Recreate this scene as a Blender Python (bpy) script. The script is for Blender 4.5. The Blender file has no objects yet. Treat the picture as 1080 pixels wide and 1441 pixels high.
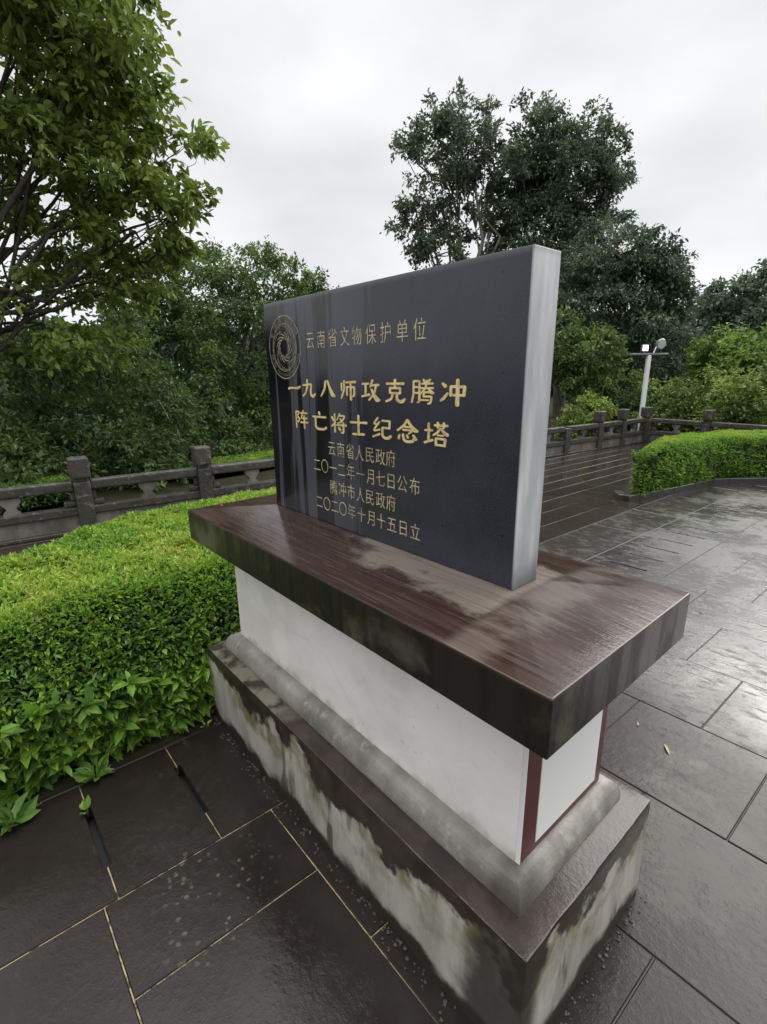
import bpy, bmesh, math, random
import numpy as np
from mathutils import Vector
R = math.radians
SC = bpy.context.scene
COL = SC.collection

# ------------------------------------------------------------------ camera
FPX, YAW, PITCH, ROLL = 702.8, 0.8589, -0.2705, -0.0105
CAM = np.array([1.2658, -1.0598, 1.6])
def cam_axes():
    cy, sy, cp, sp = math.cos(YAW), math.sin(YAW), math.cos(PITCH), math.sin(PITCH)
    f = np.array([-sy*cp, cy*cp, sp]); r = np.array([cy, sy, 0.0]); u = np.cross(r, f)
    c, s = math.cos(ROLL), math.sin(ROLL)
    return c*r+s*u, -s*r+c*u, f
CR, CU, CF = cam_axes()
cd = bpy.data.cameras.new('camera'); cam = bpy.data.objects.new('camera', cd); COL.objects.link(cam)
cd.sensor_fit = 'VERTICAL'; cd.sensor_height = 24.0; cd.lens = 24.0*FPX/1441; cd.clip_start = 0.05; cd.clip_end = 2000
from mathutils import Matrix
cam.matrix_world = Matrix(((CR[0], CU[0], -CF[0], CAM[0]), (CR[1], CU[1], -CF[1], CAM[1]), (CR[2], CU[2], -CF[2], CAM[2]), (0, 0, 0, 1)))
SC.camera = cam

# ------------------------------------------------------------------ light
SUN_EL, SUN_AZ = R(38), R(4)          # azimuth clockwise from +Y
w = bpy.data.worlds.new('World'); SC.world = w; w.use_nodes = True
nt = w.node_tree; nt.nodes.clear()
def N(nt, t, **k):
    n = nt.nodes.new(t)
    for a, b in k.items(): setattr(n, a, b)
    return n
out = N(nt, 'ShaderNodeOutputWorld'); bg = N(nt, 'ShaderNodeBackground'); bg.inputs['Strength'].default_value = 0.1
sky = N(nt, 'ShaderNodeTexSky', sky_type='NISHITA', sun_disc=False); sky.sun_elevation = SUN_EL; sky.sun_rotation = SUN_AZ
tc = N(nt, 'ShaderNodeTexCoord'); sep = N(nt, 'ShaderNodeSeparateXYZ'); nt.links.new(tc.outputs['Generated'], sep.inputs[0])
el = N(nt, 'ShaderNodeValToRGB')       # overcast luminance by height: zenith brightest
cr = el.color_ramp; cr.elements[0].position = 0.0; cr.elements[0].color = (.74, .755, .78, 1); cr.elements[1].position = 1.0; cr.elements[1].color = (4.8, 4.85, 4.9, 1)
for p, v in ((.30, .66), (.58, .75), (.80, 1.35)):
    e = cr.elements.new(p); e.color = (v*.995, v*.997, v*1.015, 1)
nt.links.new(sep.outputs['Z'], el.inputs[0])
mp = N(nt, 'ShaderNodeMapping'); mp.inputs['Scale'].default_value = (1.2, 1.2, 3.0); nt.links.new(tc.outputs['Generated'], mp.inputs[0])
nz = N(nt, 'ShaderNodeTexNoise'); nz.inputs['Scale'].default_value = 2.2; nz.inputs['Detail'].default_value = 5; nz.inputs['Roughness'].default_value = .45
nt.links.new(mp.outputs[0], nz.inputs['Vector'])
nr = N(nt, 'ShaderNodeMapRange'); nr.inputs['From Min'].default_value = .3; nr.inputs['From Max'].default_value = .7; nr.inputs['To Min'].default_value = .82; nr.inputs['To Max'].default_value = 1.12
nt.links.new(nz.outputs['Fac'], nr.inputs['Value'])
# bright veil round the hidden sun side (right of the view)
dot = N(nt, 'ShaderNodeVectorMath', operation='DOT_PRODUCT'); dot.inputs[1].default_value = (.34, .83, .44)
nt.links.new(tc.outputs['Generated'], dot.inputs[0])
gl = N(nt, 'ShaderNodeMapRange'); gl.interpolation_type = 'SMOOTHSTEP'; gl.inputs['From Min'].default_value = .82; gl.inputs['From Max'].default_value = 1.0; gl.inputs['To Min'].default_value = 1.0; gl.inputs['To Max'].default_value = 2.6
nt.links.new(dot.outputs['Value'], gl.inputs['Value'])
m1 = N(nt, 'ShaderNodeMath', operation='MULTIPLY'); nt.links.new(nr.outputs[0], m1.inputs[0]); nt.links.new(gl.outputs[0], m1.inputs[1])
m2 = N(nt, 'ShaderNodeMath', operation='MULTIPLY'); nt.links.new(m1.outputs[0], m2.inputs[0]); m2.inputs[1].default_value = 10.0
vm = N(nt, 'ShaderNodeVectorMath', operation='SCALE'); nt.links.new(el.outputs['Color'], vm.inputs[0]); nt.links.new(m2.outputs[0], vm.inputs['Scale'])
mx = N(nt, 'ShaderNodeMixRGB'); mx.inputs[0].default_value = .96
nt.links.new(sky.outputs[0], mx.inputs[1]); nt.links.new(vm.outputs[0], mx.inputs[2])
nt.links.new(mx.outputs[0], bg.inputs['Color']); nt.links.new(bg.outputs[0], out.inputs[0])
sd = bpy.data.lights.new('sun', 'SUN'); sd.energy = 1.1; sd.angle = R(35); sd.color = (1, .96, .9)
sun = bpy.data.objects.new('sun', sd); COL.objects.link(sun)
sdir = Vector((math.sin(SUN_AZ)*math.cos(SUN_EL), math.cos(SUN_AZ)*math.cos(SUN_EL), math.sin(SUN_EL)))
sun.rotation_euler = sdir.to_track_quat('Z', 'Y').to_euler()
SC.view_settings.view_transform = 'Standard'; SC.view_settings.look = 'None'
SC.view_settings.exposure = 0.42; SC.view_settings.gamma = 1.0; SC.view_settings.use_curve_mapping = False

# ------------------------------------------------------------------ helpers
rng = np.random.default_rng(7); random.seed(7)
def px(u, v, d):                       # a point at horizontal distance d in the direction of photo pixel (u, v)
    r = CR*(u-540)/FPX + CU*(720.5-v)/FPX + CF
    return CAM + r*(d/math.hypot(r[0], r[1]))
def tag(o, label=None, cat=None, group=None, kind=None):
    if label: o['label'] = label
    if cat: o['category'] = cat
    if group: o['group'] = group
    if kind: o['kind'] = kind
    return o
def link(name, me, mat=None, parent=None):
    o = bpy.data.objects.new(name, me); COL.objects.link(o)
    for m in (mat if isinstance(mat, (list, tuple)) else [mat]):
        if m: me.materials.append(m)
    if parent: o.parent = parent
    return o
def empty(name, loc, label, cat, group=None, rz=0):
    o = bpy.data.objects.new(name, None); COL.objects.link(o); o.empty_display_size = .1
    o.location = loc; o.rotation_euler.z = rz
    return tag(o, label, cat, group)
def bobj(name, bm, mat, parent=None, smooth=False):
    me = bpy.data.meshes.new(name); bmesh.ops.recalc_face_normals(bm, faces=bm.faces); bm.to_mesh(me); bm.free()
    if smooth:
        for p in me.polygons: p.use_smooth = True
    return link(name, me, mat, parent)
def box(bm, c, s, rz=0, bev=0, seg=1):
    x, y, z = s[0]/2, s[1]/2, s[2]/2
    vs = [bm.verts.new((a*x, b*y, e*z)) for a, b, e in ((-1,-1,-1),(1,-1,-1),(1,1,-1),(-1,1,-1),(-1,-1,1),(1,-1,1),(1,1,1),(-1,1,1))]
    fs = [bm.faces.new([vs[i] for i in q]) for q in ((3,2,1,0),(4,5,6,7),(0,1,5,4),(1,2,6,5),(2,3,7,6),(3,0,4,7))]
    if bev:
        r = bmesh.ops.bevel(bm, geom=list({e for f in fs for e in f.edges}), offset=bev, segments=seg, affect='EDGES', profile=.6)
        vs = list({v for v in r['verts']} | {v for v in vs if v.is_valid})
    ca, sa = math.cos(rz), math.sin(rz)
    for v in vs:
        X, Y, Z = v.co; v.co = (c[0]+ca*X-sa*Y, c[1]+sa*X+ca*Y, c[2]+Z)
    return vs
def npmesh(name, V, F, tone=None):     # F: list of (n,k) int arrays
    me = bpy.data.meshes.new(name); V = np.ascontiguousarray(V, dtype=np.float32)
    me.vertices.add(len(V)); me.vertices.foreach_set('co', V.ravel())
    fl = F if isinstance(F, list) else [F]
    tot = np.concatenate([np.full(len(f), f.shape[1], dtype=np.int32) for f in fl]); lv = np.concatenate([f.ravel() for f in fl]).astype(np.int32)
    me.loops.add(len(lv)); me.loops.foreach_set('vertex_index', lv)
    me.polygons.add(len(tot)); st = np.zeros(len(tot), dtype=np.int32); st[1:] = np.cumsum(tot)[:-1]
    me.polygons.foreach_set('loop_start', st); me.polygons.foreach_set('loop_total', tot)
    me.update(calc_edges=True)
    if tone is not None:
        a = me.attributes.new('tone', 'FLOAT', 'FACE'); a.data.foreach_set('value', np.ascontiguousarray(tone, dtype=np.float32))
    me.validate(); me.polygons.foreach_set('use_smooth', np.zeros(len(me.polygons), dtype=bool)); me.update(); return me
def unit(a): return a/np.maximum(np.linalg.norm(a, axis=1, keepdims=True), 1e-9)
def leaves(P, D, L, Wd, tone, fold=.25, nrm=None, six=False, curl=.12):
    """leaf-shaped faces: P base points, D directions, L lengths, Wd widths"""
    n = len(P); D = unit(D)
    up = rng.normal(size=(n, 3))*.6 + np.array([0, 0, 1.]) if nrm is None else nrm
    S = unit(np.cross(D, up)); U = np.cross(S, D)
    L = np.broadcast_to(np.asarray(L, float), (n,))[:, None]; Wd = np.broadcast_to(np.asarray(Wd, float), (n,))[:, None]
    if not six:
        V = np.stack([P, P+D*L*.45-S*Wd*.5+U*Wd*fold, P+D*L-U*L*curl, P+D*L*.45+S*Wd*.5+U*Wd*fold], 1).reshape(-1, 3)
        F = (np.arange(n)[:, None]*4+np.array([0, 1, 2, 3])).astype(np.int32)
        T3 = np.concatenate([F[:, [0, 1, 2]], F[:, [0, 2, 3]]]); return V, T3, np.concatenate([tone, tone])
    a = [P, P+D*L*.3-S*Wd*.42+U*Wd*fold, P+D*L*.65-S*Wd*.40+U*(Wd*fold-L*curl*.4), P+D*L-U*L*curl, P+D*L*.65+S*Wd*.40+U*(Wd*fold-L*curl*.4), P+D*L*.3+S*Wd*.42+U*Wd*fold, P+D*L*.5-U*L*curl*.15]
    V = np.stack(a, 1).reshape(-1, 3); b = np.arange(n)[:, None]*7
    Q = np.concatenate([b+np.array(q) for q in ((0, 1, 2, 6), (6, 2, 3, 3), (0, 6, 4, 5), (6, 3, 4, 4))])
    A = np.concatenate([b+np.array(q) for q in ((0, 1, 2, 6), (0, 6, 4, 5))]); B = np.concatenate([b+np.array(q) for q in ((6, 2, 3), (6, 3, 4))])
    return V, [A.astype(np.int32), B.astype(np.int32)], np.concatenate([tone]*4)
class Tubes:
    def __init__(s): s.V = []; s.F = []; s.n = 0
    def add(s, pts, rad, k=7):
        pts = np.asarray(pts, float); m = len(pts); rad = np.broadcast_to(np.asarray(rad, float), (m,))
        t = unit(np.gradient(pts, axis=0)); a = np.array([1., 0, 0]) if abs(t[0][0]) < .9 else np.array([0, 1., 0])
        for i in range(m):
            x = np.cross(t[i], a); x /= np.linalg.norm(x); y = np.cross(t[i], x); a = np.cross(x, t[i])
            an = np.arange(k)*2*math.pi/k
            s.V.append(pts[i]+rad[i]*(np.cos(an)[:, None]*x+np.sin(an)[:, None]*y))
        b = s.n; q = []
        for i in range(m-1):
            for j in range(k):
                q.append((b+i*k+j, b+i*k+(j+1) % k, b+(i+1)*k+(j+1) % k, b+(i+1)*k+j))
        s.F.append(np.array(q)); s.n += m*k
    def mesh(s, name):
        me = npmesh(name, np.concatenate(s.V), np.concatenate(s.F))
        for p in me.polygons: p.use_smooth = True
        return me

# ------------------------------------------------------------------ materials
class Mat:
    def __init__(s, name):
        s.m = bpy.data.materials.new(name); s.m.use_nodes = True; s.t = s.m.node_tree
        s.b = s.t.nodes['Principled BSDF']; s.o = s.t.nodes['Material Output']
        s.co = s.t.nodes.new('ShaderNodeTexCoord').outputs['Object']
        s.sx = s.t.nodes.new('ShaderNodeSeparateXYZ'); s.t.links.new(s.co, s.sx.inputs[0])
        s.x, s.y, s.z = s.sx.outputs
        s.nrm = s.t.nodes.new('ShaderNodeNewGeometry').outputs['Normal']
    def L(s, v, i):
        if hasattr(v, 'is_output'): s.t.links.new(v, i)
        elif v is not None: i.default_value = v
    def noise(s, scale, detail=4, rough=.55, sc=(1, 1, 1), off=(0, 0, 0), dist=0):
        mp = s.t.nodes.new('ShaderNodeMapping'); mp.inputs['Scale'].default_value = sc; mp.inputs['Location'].default_value = off
        s.t.links.new(s.co, mp.inputs[0]); n = s.t.nodes.new('ShaderNodeTexNoise'); s.t.links.new(mp.outputs[0], n.inputs['Vector'])
        n.inputs['Scale'].default_value = scale; n.inputs['Detail'].default_value = detail; n.inputs['Roughness'].default_value = rough; n.inputs['Distortion'].default_value = dist
        return n.outputs['Fac']
    def vor(s, scale, sc=(1, 1, 1), feature='F1'):
        mp = s.t.nodes.new('ShaderNodeMapping'); mp.inputs['Scale'].default_value = sc; s.t.links.new(s.co, mp.inputs[0])
        n = s.t.nodes.new('ShaderNodeTexVoronoi'); n.feature = feature; n.inputs['Scale'].default_value = scale; s.t.links.new(mp.outputs[0], n.inputs['Vector'])
        return n.outputs['Distance']
    def mr(s, v, a, b, c=0., d=1., sm=True):
        n = s.t.nodes.new('ShaderNodeMapRange'); n.interpolation_type = 'SMOOTHSTEP' if sm else 'LINEAR'
        s.L(v, n.inputs['Value'])
        for k, q in zip(('From Min', 'From Max', 'To Min', 'To Max'), (a, b, c, d)): s.L(q, n.inputs[k])
        return n.outputs[0]
    def op(s, o, a, b=None, clamp=False):
        n = s.t.nodes.new('ShaderNodeMath'); n.operation = o; n.use_clamp = clamp; s.L(a, n.inputs[0]); s.L(b, n.inputs[1]); return n.outputs[0]
    def mix(s, f, a, b):
        n = s.t.nodes.new('ShaderNodeMixRGB'); s.L(f, n.inputs[0])
        for q, i in ((a, 1), (b, 2)): s.L(q if hasattr(q, 'is_output') else (*q, 1), n.inputs[i])
        return n.outputs[0]
    def ramp(s, v, pts):
        n = s.t.nodes.new('ShaderNodeValToRGB'); s.L(v, n.inputs[0]); c = n.color_ramp
        c.elements[0].position = pts[0][0]; c.elements[0].color = (*pts[0][1], 1); c.elements[1].position = pts[-1][0]; c.elements[1].color = (*pts[-1][1], 1)
        for p, q in pts[1:-1]: c.elements.new(p).color = (*q, 1)
        return n.outputs[0]
    def attr(s, nm):
        n = s.t.nodes.new('ShaderNodeAttribute'); n.attribute_name = nm; return n.outputs['Fac']
    def bump(s, h, strength=.3, dist=.01, prev=None):
        n = s.t.nodes.new('ShaderNodeBump'); n.inputs['Strength'].default_value = strength; n.inputs['Distance'].default_value = dist; s.L(h, n.inputs['Height'])
        if prev: s.t.links.new(prev, n.inputs['Normal'])
        return n.outputs[0]
    def set(s, color=None, rough=None, normal=None, **k):
        if color is not None: s.L(color if hasattr(color, 'is_output') else (*color, 1), s.b.inputs['Base Color'])
        if rough is not None: s.L(rough, s.b.inputs['Roughness'])
        if normal is not None: s.t.links.new(normal, s.b.inputs['Normal'])
        for a, v in k.items(): s.L(v, s.b.inputs[a.replace('_', ' ')])
        return s.m

def wet_stone(name, base, lo=.07, hi=.34, tint=(.02, .018, .016), bump=.25, ior=1.36, worn=True):
    m = Mat(name)
    big = m.noise(1.1, 4, .55, off=(3, 1, 0)); mid = m.noise(9, 5, .6); fine = m.noise(130, 4, .7); slate = m.noise(5, 7, .68, sc=(.7, 1.5, 1), dist=1.2)
    tn = m.attr('tone')
    c = m.mix(m.mr(mid, .35, .7), base, tint); c = m.mix(m.mr(tn, 0, 1, 0, .35), c, tuple(q*1.7 for q in base))
    film = m.mr(m.op('ADD', big, m.op('MULTIPLY', mid, .35)), .55, .80)
    r = m.mr(film, 0, 1, hi, lo)
    h = m.op('ADD', m.op('MULTIPLY', fine, .30), m.op('MULTIPLY', slate, 1.6)); h = m.op('ADD', h, m.op('MULTIPLY', m.mr(m.noise(38, 5, .7), .45, .7), .35))
    h = m.op('MULTIPLY', h, m.mr(film, 0, 1, 1, .45))
    if worn:
        # lichen freckles on one slab left of the plinth, pale scuffs, and pitted worn slabs farther off
        dx = m.op('SUBTRACT', m.x, -.02); dy = m.op('SUBTRACT', m.y, -.68)
        rr = m.op('SQRT', m.op('ADD', m.op('MULTIPLY', dx, dx), m.op('MULTIPLY', dy, dy)))
        sp = m.op('MULTIPLY', m.mr(m.op('ADD', m.vor(31), m.op('ADD', m.op('MULTIPLY', m.noise(60, 4, .7), .42), m.op('MULTIPLY', m.noise(6, 3), .30))), .62, .50), m.mr(m.op('ADD', rr, m.op('MULTIPLY', m.noise(8, 3), .30)), .40, .24))
        c = m.mix(m.op('MULTIPLY', sp, .7), c, (.105, .095, .075))
        sc_ = m.op('MULTIPLY', m.mr(m.noise(7, 6, .72, sc=(.6, 1.6, 1)), .60, .72), .35); c = m.mix(sc_, c, (.075, .065, .055))
        far = m.mr(m.op('ADD', m.y, m.op('MULTIPLY', big, 1.2)), 1.2, 3.0)
        pit = m.op('MULTIPLY', m.mr(m.noise(13, 6, .72, sc=(.55, 1.5, 1)), .52, .66), far)
        r = m.op('ADD', r, m.op('MULTIPLY', far, .12)); r = m.op('ADD', r, m.op('MULTIPLY', pit, .2))
        h = m.op('SUBTRACT', h, m.op('MULTIPLY', pit, 1.0))
        m.L(m.op('SUBTRACT', m.mr(far, 0, 1, ior, ior+.75), m.op('MULTIPLY', pit, .50)), m.b.inputs['IOR'])
        return m.set(c, r, m.bump(h, bump, .004))
    return m.set(c, r, m.bump(h, bump, .004), IOR=ior)
M = {}
M['paver'] = wet_stone('wet_paver', (.0125, .0100, .0088), .05, .22, tint=(.018, .0145, .0125))
M['path_paver'] = wet_stone('wet_path_paver', (.0185, .0145, .0125), .05, .20, tint=(.026, .020, .017), worn=False)
M['smooth_strip'] = wet_stone('wet_strip', (.024, .020, .018), .06, .20, bump=.14)
m = Mat('joint_mortar'); v = m.noise(1.6, 4, .7)
near = m.op('MULTIPLY', m.mr(m.x, .75, .35), m.mr(m.y, .30, -.1)); v2 = m.noise(22, 5, .75)
c = m.mix(m.mr(v, .42, .60), (.016, .014, .012), (.045, .039, .031)); c = m.mix(m.op('MULTIPLY', near, m.mr(v2, .38, .54)), c, (.38, .28, .14))
M['mortar'] = m.set(c, .6)
m = Mat('drain_dark'); M['drain'] = m.set((.006, .006, .006), .5)
m = Mat('soil'); v = m.noise(3, 6, .65); M['soil'] = m.set(m.mix(v, (.018, .014, .010), (.03, .035, .015)), .9, m.bump(m.noise(14, 5), .6, .05), Specular_IOR_Level=.05)
# tablet granite: polished, dark blue grey, with rain-wet runs
m = Mat('tablet_granite')
sx = m.noise(10, 3, .5, sc=(1, 1, .035)); s2 = m.noise(34, 3, .6, sc=(1, 1, .05), off=(4, 0, 2)); edge = m.noise(7, 3, sc=(1, 1, .8))
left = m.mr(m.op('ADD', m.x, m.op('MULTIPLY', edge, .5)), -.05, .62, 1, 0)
runs = m.op('MAXIMUM', m.mr(sx, .495, .525), m.op('MULTIPLY', m.mr(s2, .56, .61), m.mr(m.z, 1.62, 1.50)))
wetm = m.op('MULTIPLY', runs, left)
face = m.mr(m.op('ABSOLUTE', m.y), .045, .052)
drops = m.op('MULTIPLY', m.mr(m.vor(17, (1, .2, 1)), .08, .05), m.mr(m.noise(5, 1), .50, .56))
wetm = m.op('MAXIMUM', wetm, drops)
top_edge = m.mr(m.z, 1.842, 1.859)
speck = m.noise(320, 2, .5)
dry = m.mix(m.mr(m.noise(6, 5, .6, sc=(1, 1, .6)), .3, .75), (.019, .0215, .032), (.034, .0375, .052))
dry = m.mix(m.mr(speck, .5, .75, 0, .35), dry, (.10, .105, .12))
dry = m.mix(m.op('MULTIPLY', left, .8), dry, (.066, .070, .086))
col = m.mix(wetm, dry, (.006, .0065, .009))
sawn = m.mr(m.sx.outputs[0], .590, .5955)
sw = m.mix(m.mr(m.noise(6, 5, .6, sc=(1, 2, .35)), .35, .68), (.58, .59, .60), (.34, .35, .36))
sw = m.mix(m.mr(m.op('ADD', m.z, m.op('MULTIPLY', m.noise(9, 4), .12)), 1.27, 1.10), sw, (.09, .095, .10))
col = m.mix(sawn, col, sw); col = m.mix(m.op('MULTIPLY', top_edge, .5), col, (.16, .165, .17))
rg = m.mix(wetm, (.24,)*3, (.08,)*3); rg = m.mix(sawn, rg, (.38,)*3)
M['granite'] = m.set(col, rg, m.bump(speck, .06, .002), Specular_IOR_Level=.5)
m = Mat('gold_paint'); v = m.noise(60, 4, .65)
M['gold'] = m.set(m.mix(m.mr(v, .42, .66), (.84, .67, .32), (.56, .43, .20)), .42, Metallic=.2)
m = Mat('thin_gold'); v = m.noise(45, 4, .65)
M['thin_gold'] = m.set(m.mix(m.mr(v, .40, .64), (.62, .54, .33), (.30, .25, .15)), .45, Metallic=.15)
# brown painted cap: wet, streaked, mossy rims
m = Mat('brown_cap_paint')
up = m.sx.outputs[2]
nsep = m.t.nodes.new('ShaderNodeSeparateXYZ'); m.t.links.new(m.nrm, nsep.inputs[0]); nzv = nsep.outputs[2]
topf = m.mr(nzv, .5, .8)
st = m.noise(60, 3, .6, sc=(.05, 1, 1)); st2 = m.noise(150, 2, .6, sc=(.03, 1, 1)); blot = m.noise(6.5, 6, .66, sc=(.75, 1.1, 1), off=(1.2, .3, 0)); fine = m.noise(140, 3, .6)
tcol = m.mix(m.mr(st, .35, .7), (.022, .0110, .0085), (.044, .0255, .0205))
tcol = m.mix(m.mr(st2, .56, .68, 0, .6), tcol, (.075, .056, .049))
ab = m.op('SUBTRACT', m.op('ABSOLUTE', m.y), .055)                       # distance out from the tablet's face
px_ = m.op('ADD', m.x, m.op('MULTIPLY', blot, .55))
pale_side = m.op('MULTIPLY', m.mr(m.op('ADD', ab, m.op('MULTIPLY', m.op('SUBTRACT', blot, .5), .30)), .135, .085), m.mr(px_, .28, .40))  # paler patch beside the tablet's long faces, ragged edged
pale_side = m.op('MULTIPLY', pale_side, m.mr(m.x, .60, .64, 1, 0))
pale_end = m.op('MULTIPLY', m.mr(m.op('ADD', m.x, m.op('MULTIPLY', m.op('SUBTRACT', blot, .5), .25)), .77, .70), m.mr(m.x, .60, .64))  # weaker pale patch on the end slope
pale_end = m.op('MULTIPLY', pale_end, m.mr(m.noise(18, 5, .65, sc=(.35, 1, 1)), .30, .58))
pale_patch = m.op('MULTIPLY', m.op('MAXIMUM', m.op('MULTIPLY', pale_side, m.mr(st, .30, .60, .72, 1)), m.op('MULTIPLY', pale_end, .45)), .66)
tcol = m.mix(pale_patch, tcol, (.205, .175, .145))
grit = m.op('MULTIPLY', m.mr(fine, .60, .68), m.mr(m.op('ADD', m.x, m.op('MULTIPLY', blot, .5)), .35, -.05))
tcol = m.mix(m.op('MULTIPLY', grit, .5), tcol, (.13, .10, .075))
drip = m.noise(22, 4, .6, sc=(1, 1, .08)); mot = m.noise(7, 5, .65)
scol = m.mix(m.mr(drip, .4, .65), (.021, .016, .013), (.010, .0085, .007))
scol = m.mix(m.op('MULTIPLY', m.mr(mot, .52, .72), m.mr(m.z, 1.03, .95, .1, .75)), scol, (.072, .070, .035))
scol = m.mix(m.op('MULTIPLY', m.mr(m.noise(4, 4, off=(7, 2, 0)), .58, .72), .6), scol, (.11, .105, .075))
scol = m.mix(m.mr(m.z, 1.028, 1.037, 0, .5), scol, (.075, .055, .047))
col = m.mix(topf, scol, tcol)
rg = m.mix(topf, m.mix(m.mr(drip, .4, .6), (.34,)*3, (.46,)*3), m.mix(m.op('MAXIMUM', pale_patch, m.op('MULTIPLY', grit, .5)), m.mix(m.mr(blot, .4, .6), (.06,)*3, (.17,)*3), (.42,)*3))
hh = m.op('ADD', m.op('MULTIPLY', st, .8), m.op('MULTIPLY', fine, .3))
M['cap'] = m.set(col, rg, m.bump(hh, .22, .003), IOR=1.4)
# white plaster body
m = Mat('white_plaster'); a = m.noise(3, 5, .6, sc=(1, 1, 1.4)); b = m.noise(55, 3)
c = m.mix(m.mr(a, .38, .72), (.86, .83, .795), (.70, .67, .635)); c = m.mix(m.op('MULTIPLY', m.mr(m.op('ADD', m.z, m.op('MULTIPLY', m.noise(14, 4, sc=(1, 1, .4)), .12)), .53, .49), .6), c, (.36, .34, .29))
c = m.mix(m.op('MULTIPLY', m.mr(m.noise(38, 2), .70, .76), .4), c, (.40, .38, .34))
run_ = m.op('MULTIPLY', m.mr(m.noise(26, 4, .6, sc=(1, 1, .06)), .55, .72), m.mr(m.op('ADD', m.z, m.op('MULTIPLY', a, .3)), .85, 1.03))
c = m.mix(m.op('MULTIPLY', run_, .45), c, (.42, .39, .33))
crk = m.op('MULTIPLY', m.mr(m.vor(3.2, feature='DISTANCE_TO_EDGE'), .006, .0), m.mr(m.noise(4, 3, off=(8, 2, 1)), .56, .66)); c = m.mix(m.op('MULTIPLY', crk, .5), c, (.30, .28, .25))
M['plaster'] = m.set(c, .6, m.bump(m.op('ADD', b, m.op('MULTIPLY', a, 2)), .12, .006))
# weathered concrete moulding
m = Mat('moulding_concrete'); a = m.noise(5, 6, .65); b = m.noise(70, 4, .65)
c = m.mix(m.mr(a, .35, .68), (.27, .255, .225), (.135, .128, .110)); c = m.mix(m.mr(m.noise(18, 5, .65, sc=(1, 1, .5)), .55, .72, 0, .6), c, (.40, .385, .35))
cor = m.op('MULTIPLY', m.mr(m.op('ADD', m.x, m.op('MULTIPLY', m.noise(9, 4), .18)), .78, .86), m.mr(m.op('ADD', m.y, m.op('MULTIPLY', m.noise(9, 4), .1)), -.08, -.17))
c = m.mix(m.op('MULTIPLY', cor, .8), c, (.055, .05, .042)); c = m.mix(m.op('MULTIPLY', m.mr(m.op('ADD', m.z, m.op('MULTIPLY', a, .05)), .40, .385), .8), c, (.05, .045, .036))
M['moulding'] = m.set(c, m.mr(a, .3, .7, .3, .55), m.bump(b, .3, .006))
# plinth: grey render under flaking brown paint, mossy streaks
m = Mat('plinth_concrete')
nsep = m.t.nodes.new('ShaderNodeSeparateXYZ'); m.t.links.new(m.nrm, nsep.inputs[0]); topf = m.mr(nsep.outputs[2], .5, .8)
ed = m.noise(3.4, 5, .62); ed2 = m.noise(8, 4, .55); str_ = m.noise(10, 4, .6, sc=(1, 1, .18)); b = m.noise(80, 3, .6)
hz = m.op('ADD', m.z, m.op('MULTIPLY', m.op('SUBTRACT', m.op('ADD', m.op('MULTIPLY', ed, .7), m.op('MULTIPLY', ed2, .3)), .5), .62))
brown = m.mr(hz, .268, .300)                                            # paint left along the upper edge
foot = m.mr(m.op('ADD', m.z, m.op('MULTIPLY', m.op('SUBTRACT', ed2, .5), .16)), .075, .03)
grey = m.mix(m.mr(str_, .36, .66), (.40, .375, .325), (.275, .26, .225))
grey = m.mix(m.op('MULTIPLY', m.mr(m.noise(20, 5, .65, sc=(1, 1, .35)), .52, .72), .6), grey, (.48, .46, .41))
moss = m.op('MULTIPLY', m.mr(hz, .14, .27), m.mr(m.noise(6, 5, off=(2, 5, 1)), .44, .60))
grey = m.mix(m.op('MULTIPLY', moss, .9), grey, (.120, .112, .036))
seep = m.op('MULTIPLY', m.mr(m.noise(6.5, 4, .6, sc=(1, 1, .22), off=(5, 1, 0)), .55, .62), .85)
grey = m.mix(seep, grey, (.050, .046, .026))
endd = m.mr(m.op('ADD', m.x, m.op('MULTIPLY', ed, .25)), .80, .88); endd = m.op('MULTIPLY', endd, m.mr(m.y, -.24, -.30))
bc = m.mix(m.mr(ed2, .35, .65), (.020, .0155, .0125), (.040, .031, .0255))
bc = m.mix(m.op('MULTIPLY', m.mr(m.noise(16, 5, .7), .60, .70), .5), bc, (.17, .155, .12))
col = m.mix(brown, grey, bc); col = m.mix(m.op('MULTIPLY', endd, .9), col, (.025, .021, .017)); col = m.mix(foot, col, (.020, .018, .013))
tcol = m.mix(m.mr(m.noise(9, 5, .65), .35, .66), (.046, .034, .029), (.024, .018, .0155))
tcol = m.mix(m.op('MULTIPLY', m.mr(m.op('ADD', m.x, m.op('MULTIPLY', ed, .9)), .42, .05), m.mr(ed2, .42, .56)), tcol, (.15, .14, .105))
col = m.mix(topf, col, tcol)
rg = m.mix(topf, m.mix(brown, (.55,)*3, (.3,)*3), (.26,)*3)
M['plinth'] = m.set(col, rg, m.bump(m.op('ADD', b, m.op('MULTIPLY', brown, .5)), .20, .004))
m = Mat('maroon_board'); M['maroon'] = m.set(m.mix(m.noise(30, 3), (.085, .010, .013), (.065, .008, .011)), .28)
m = Mat('white_board'); M['white_board'] = m.set(m.mix(m.noise(12, 4), (.82, .82, .80), (.74, .74, .72)), .3)
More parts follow.
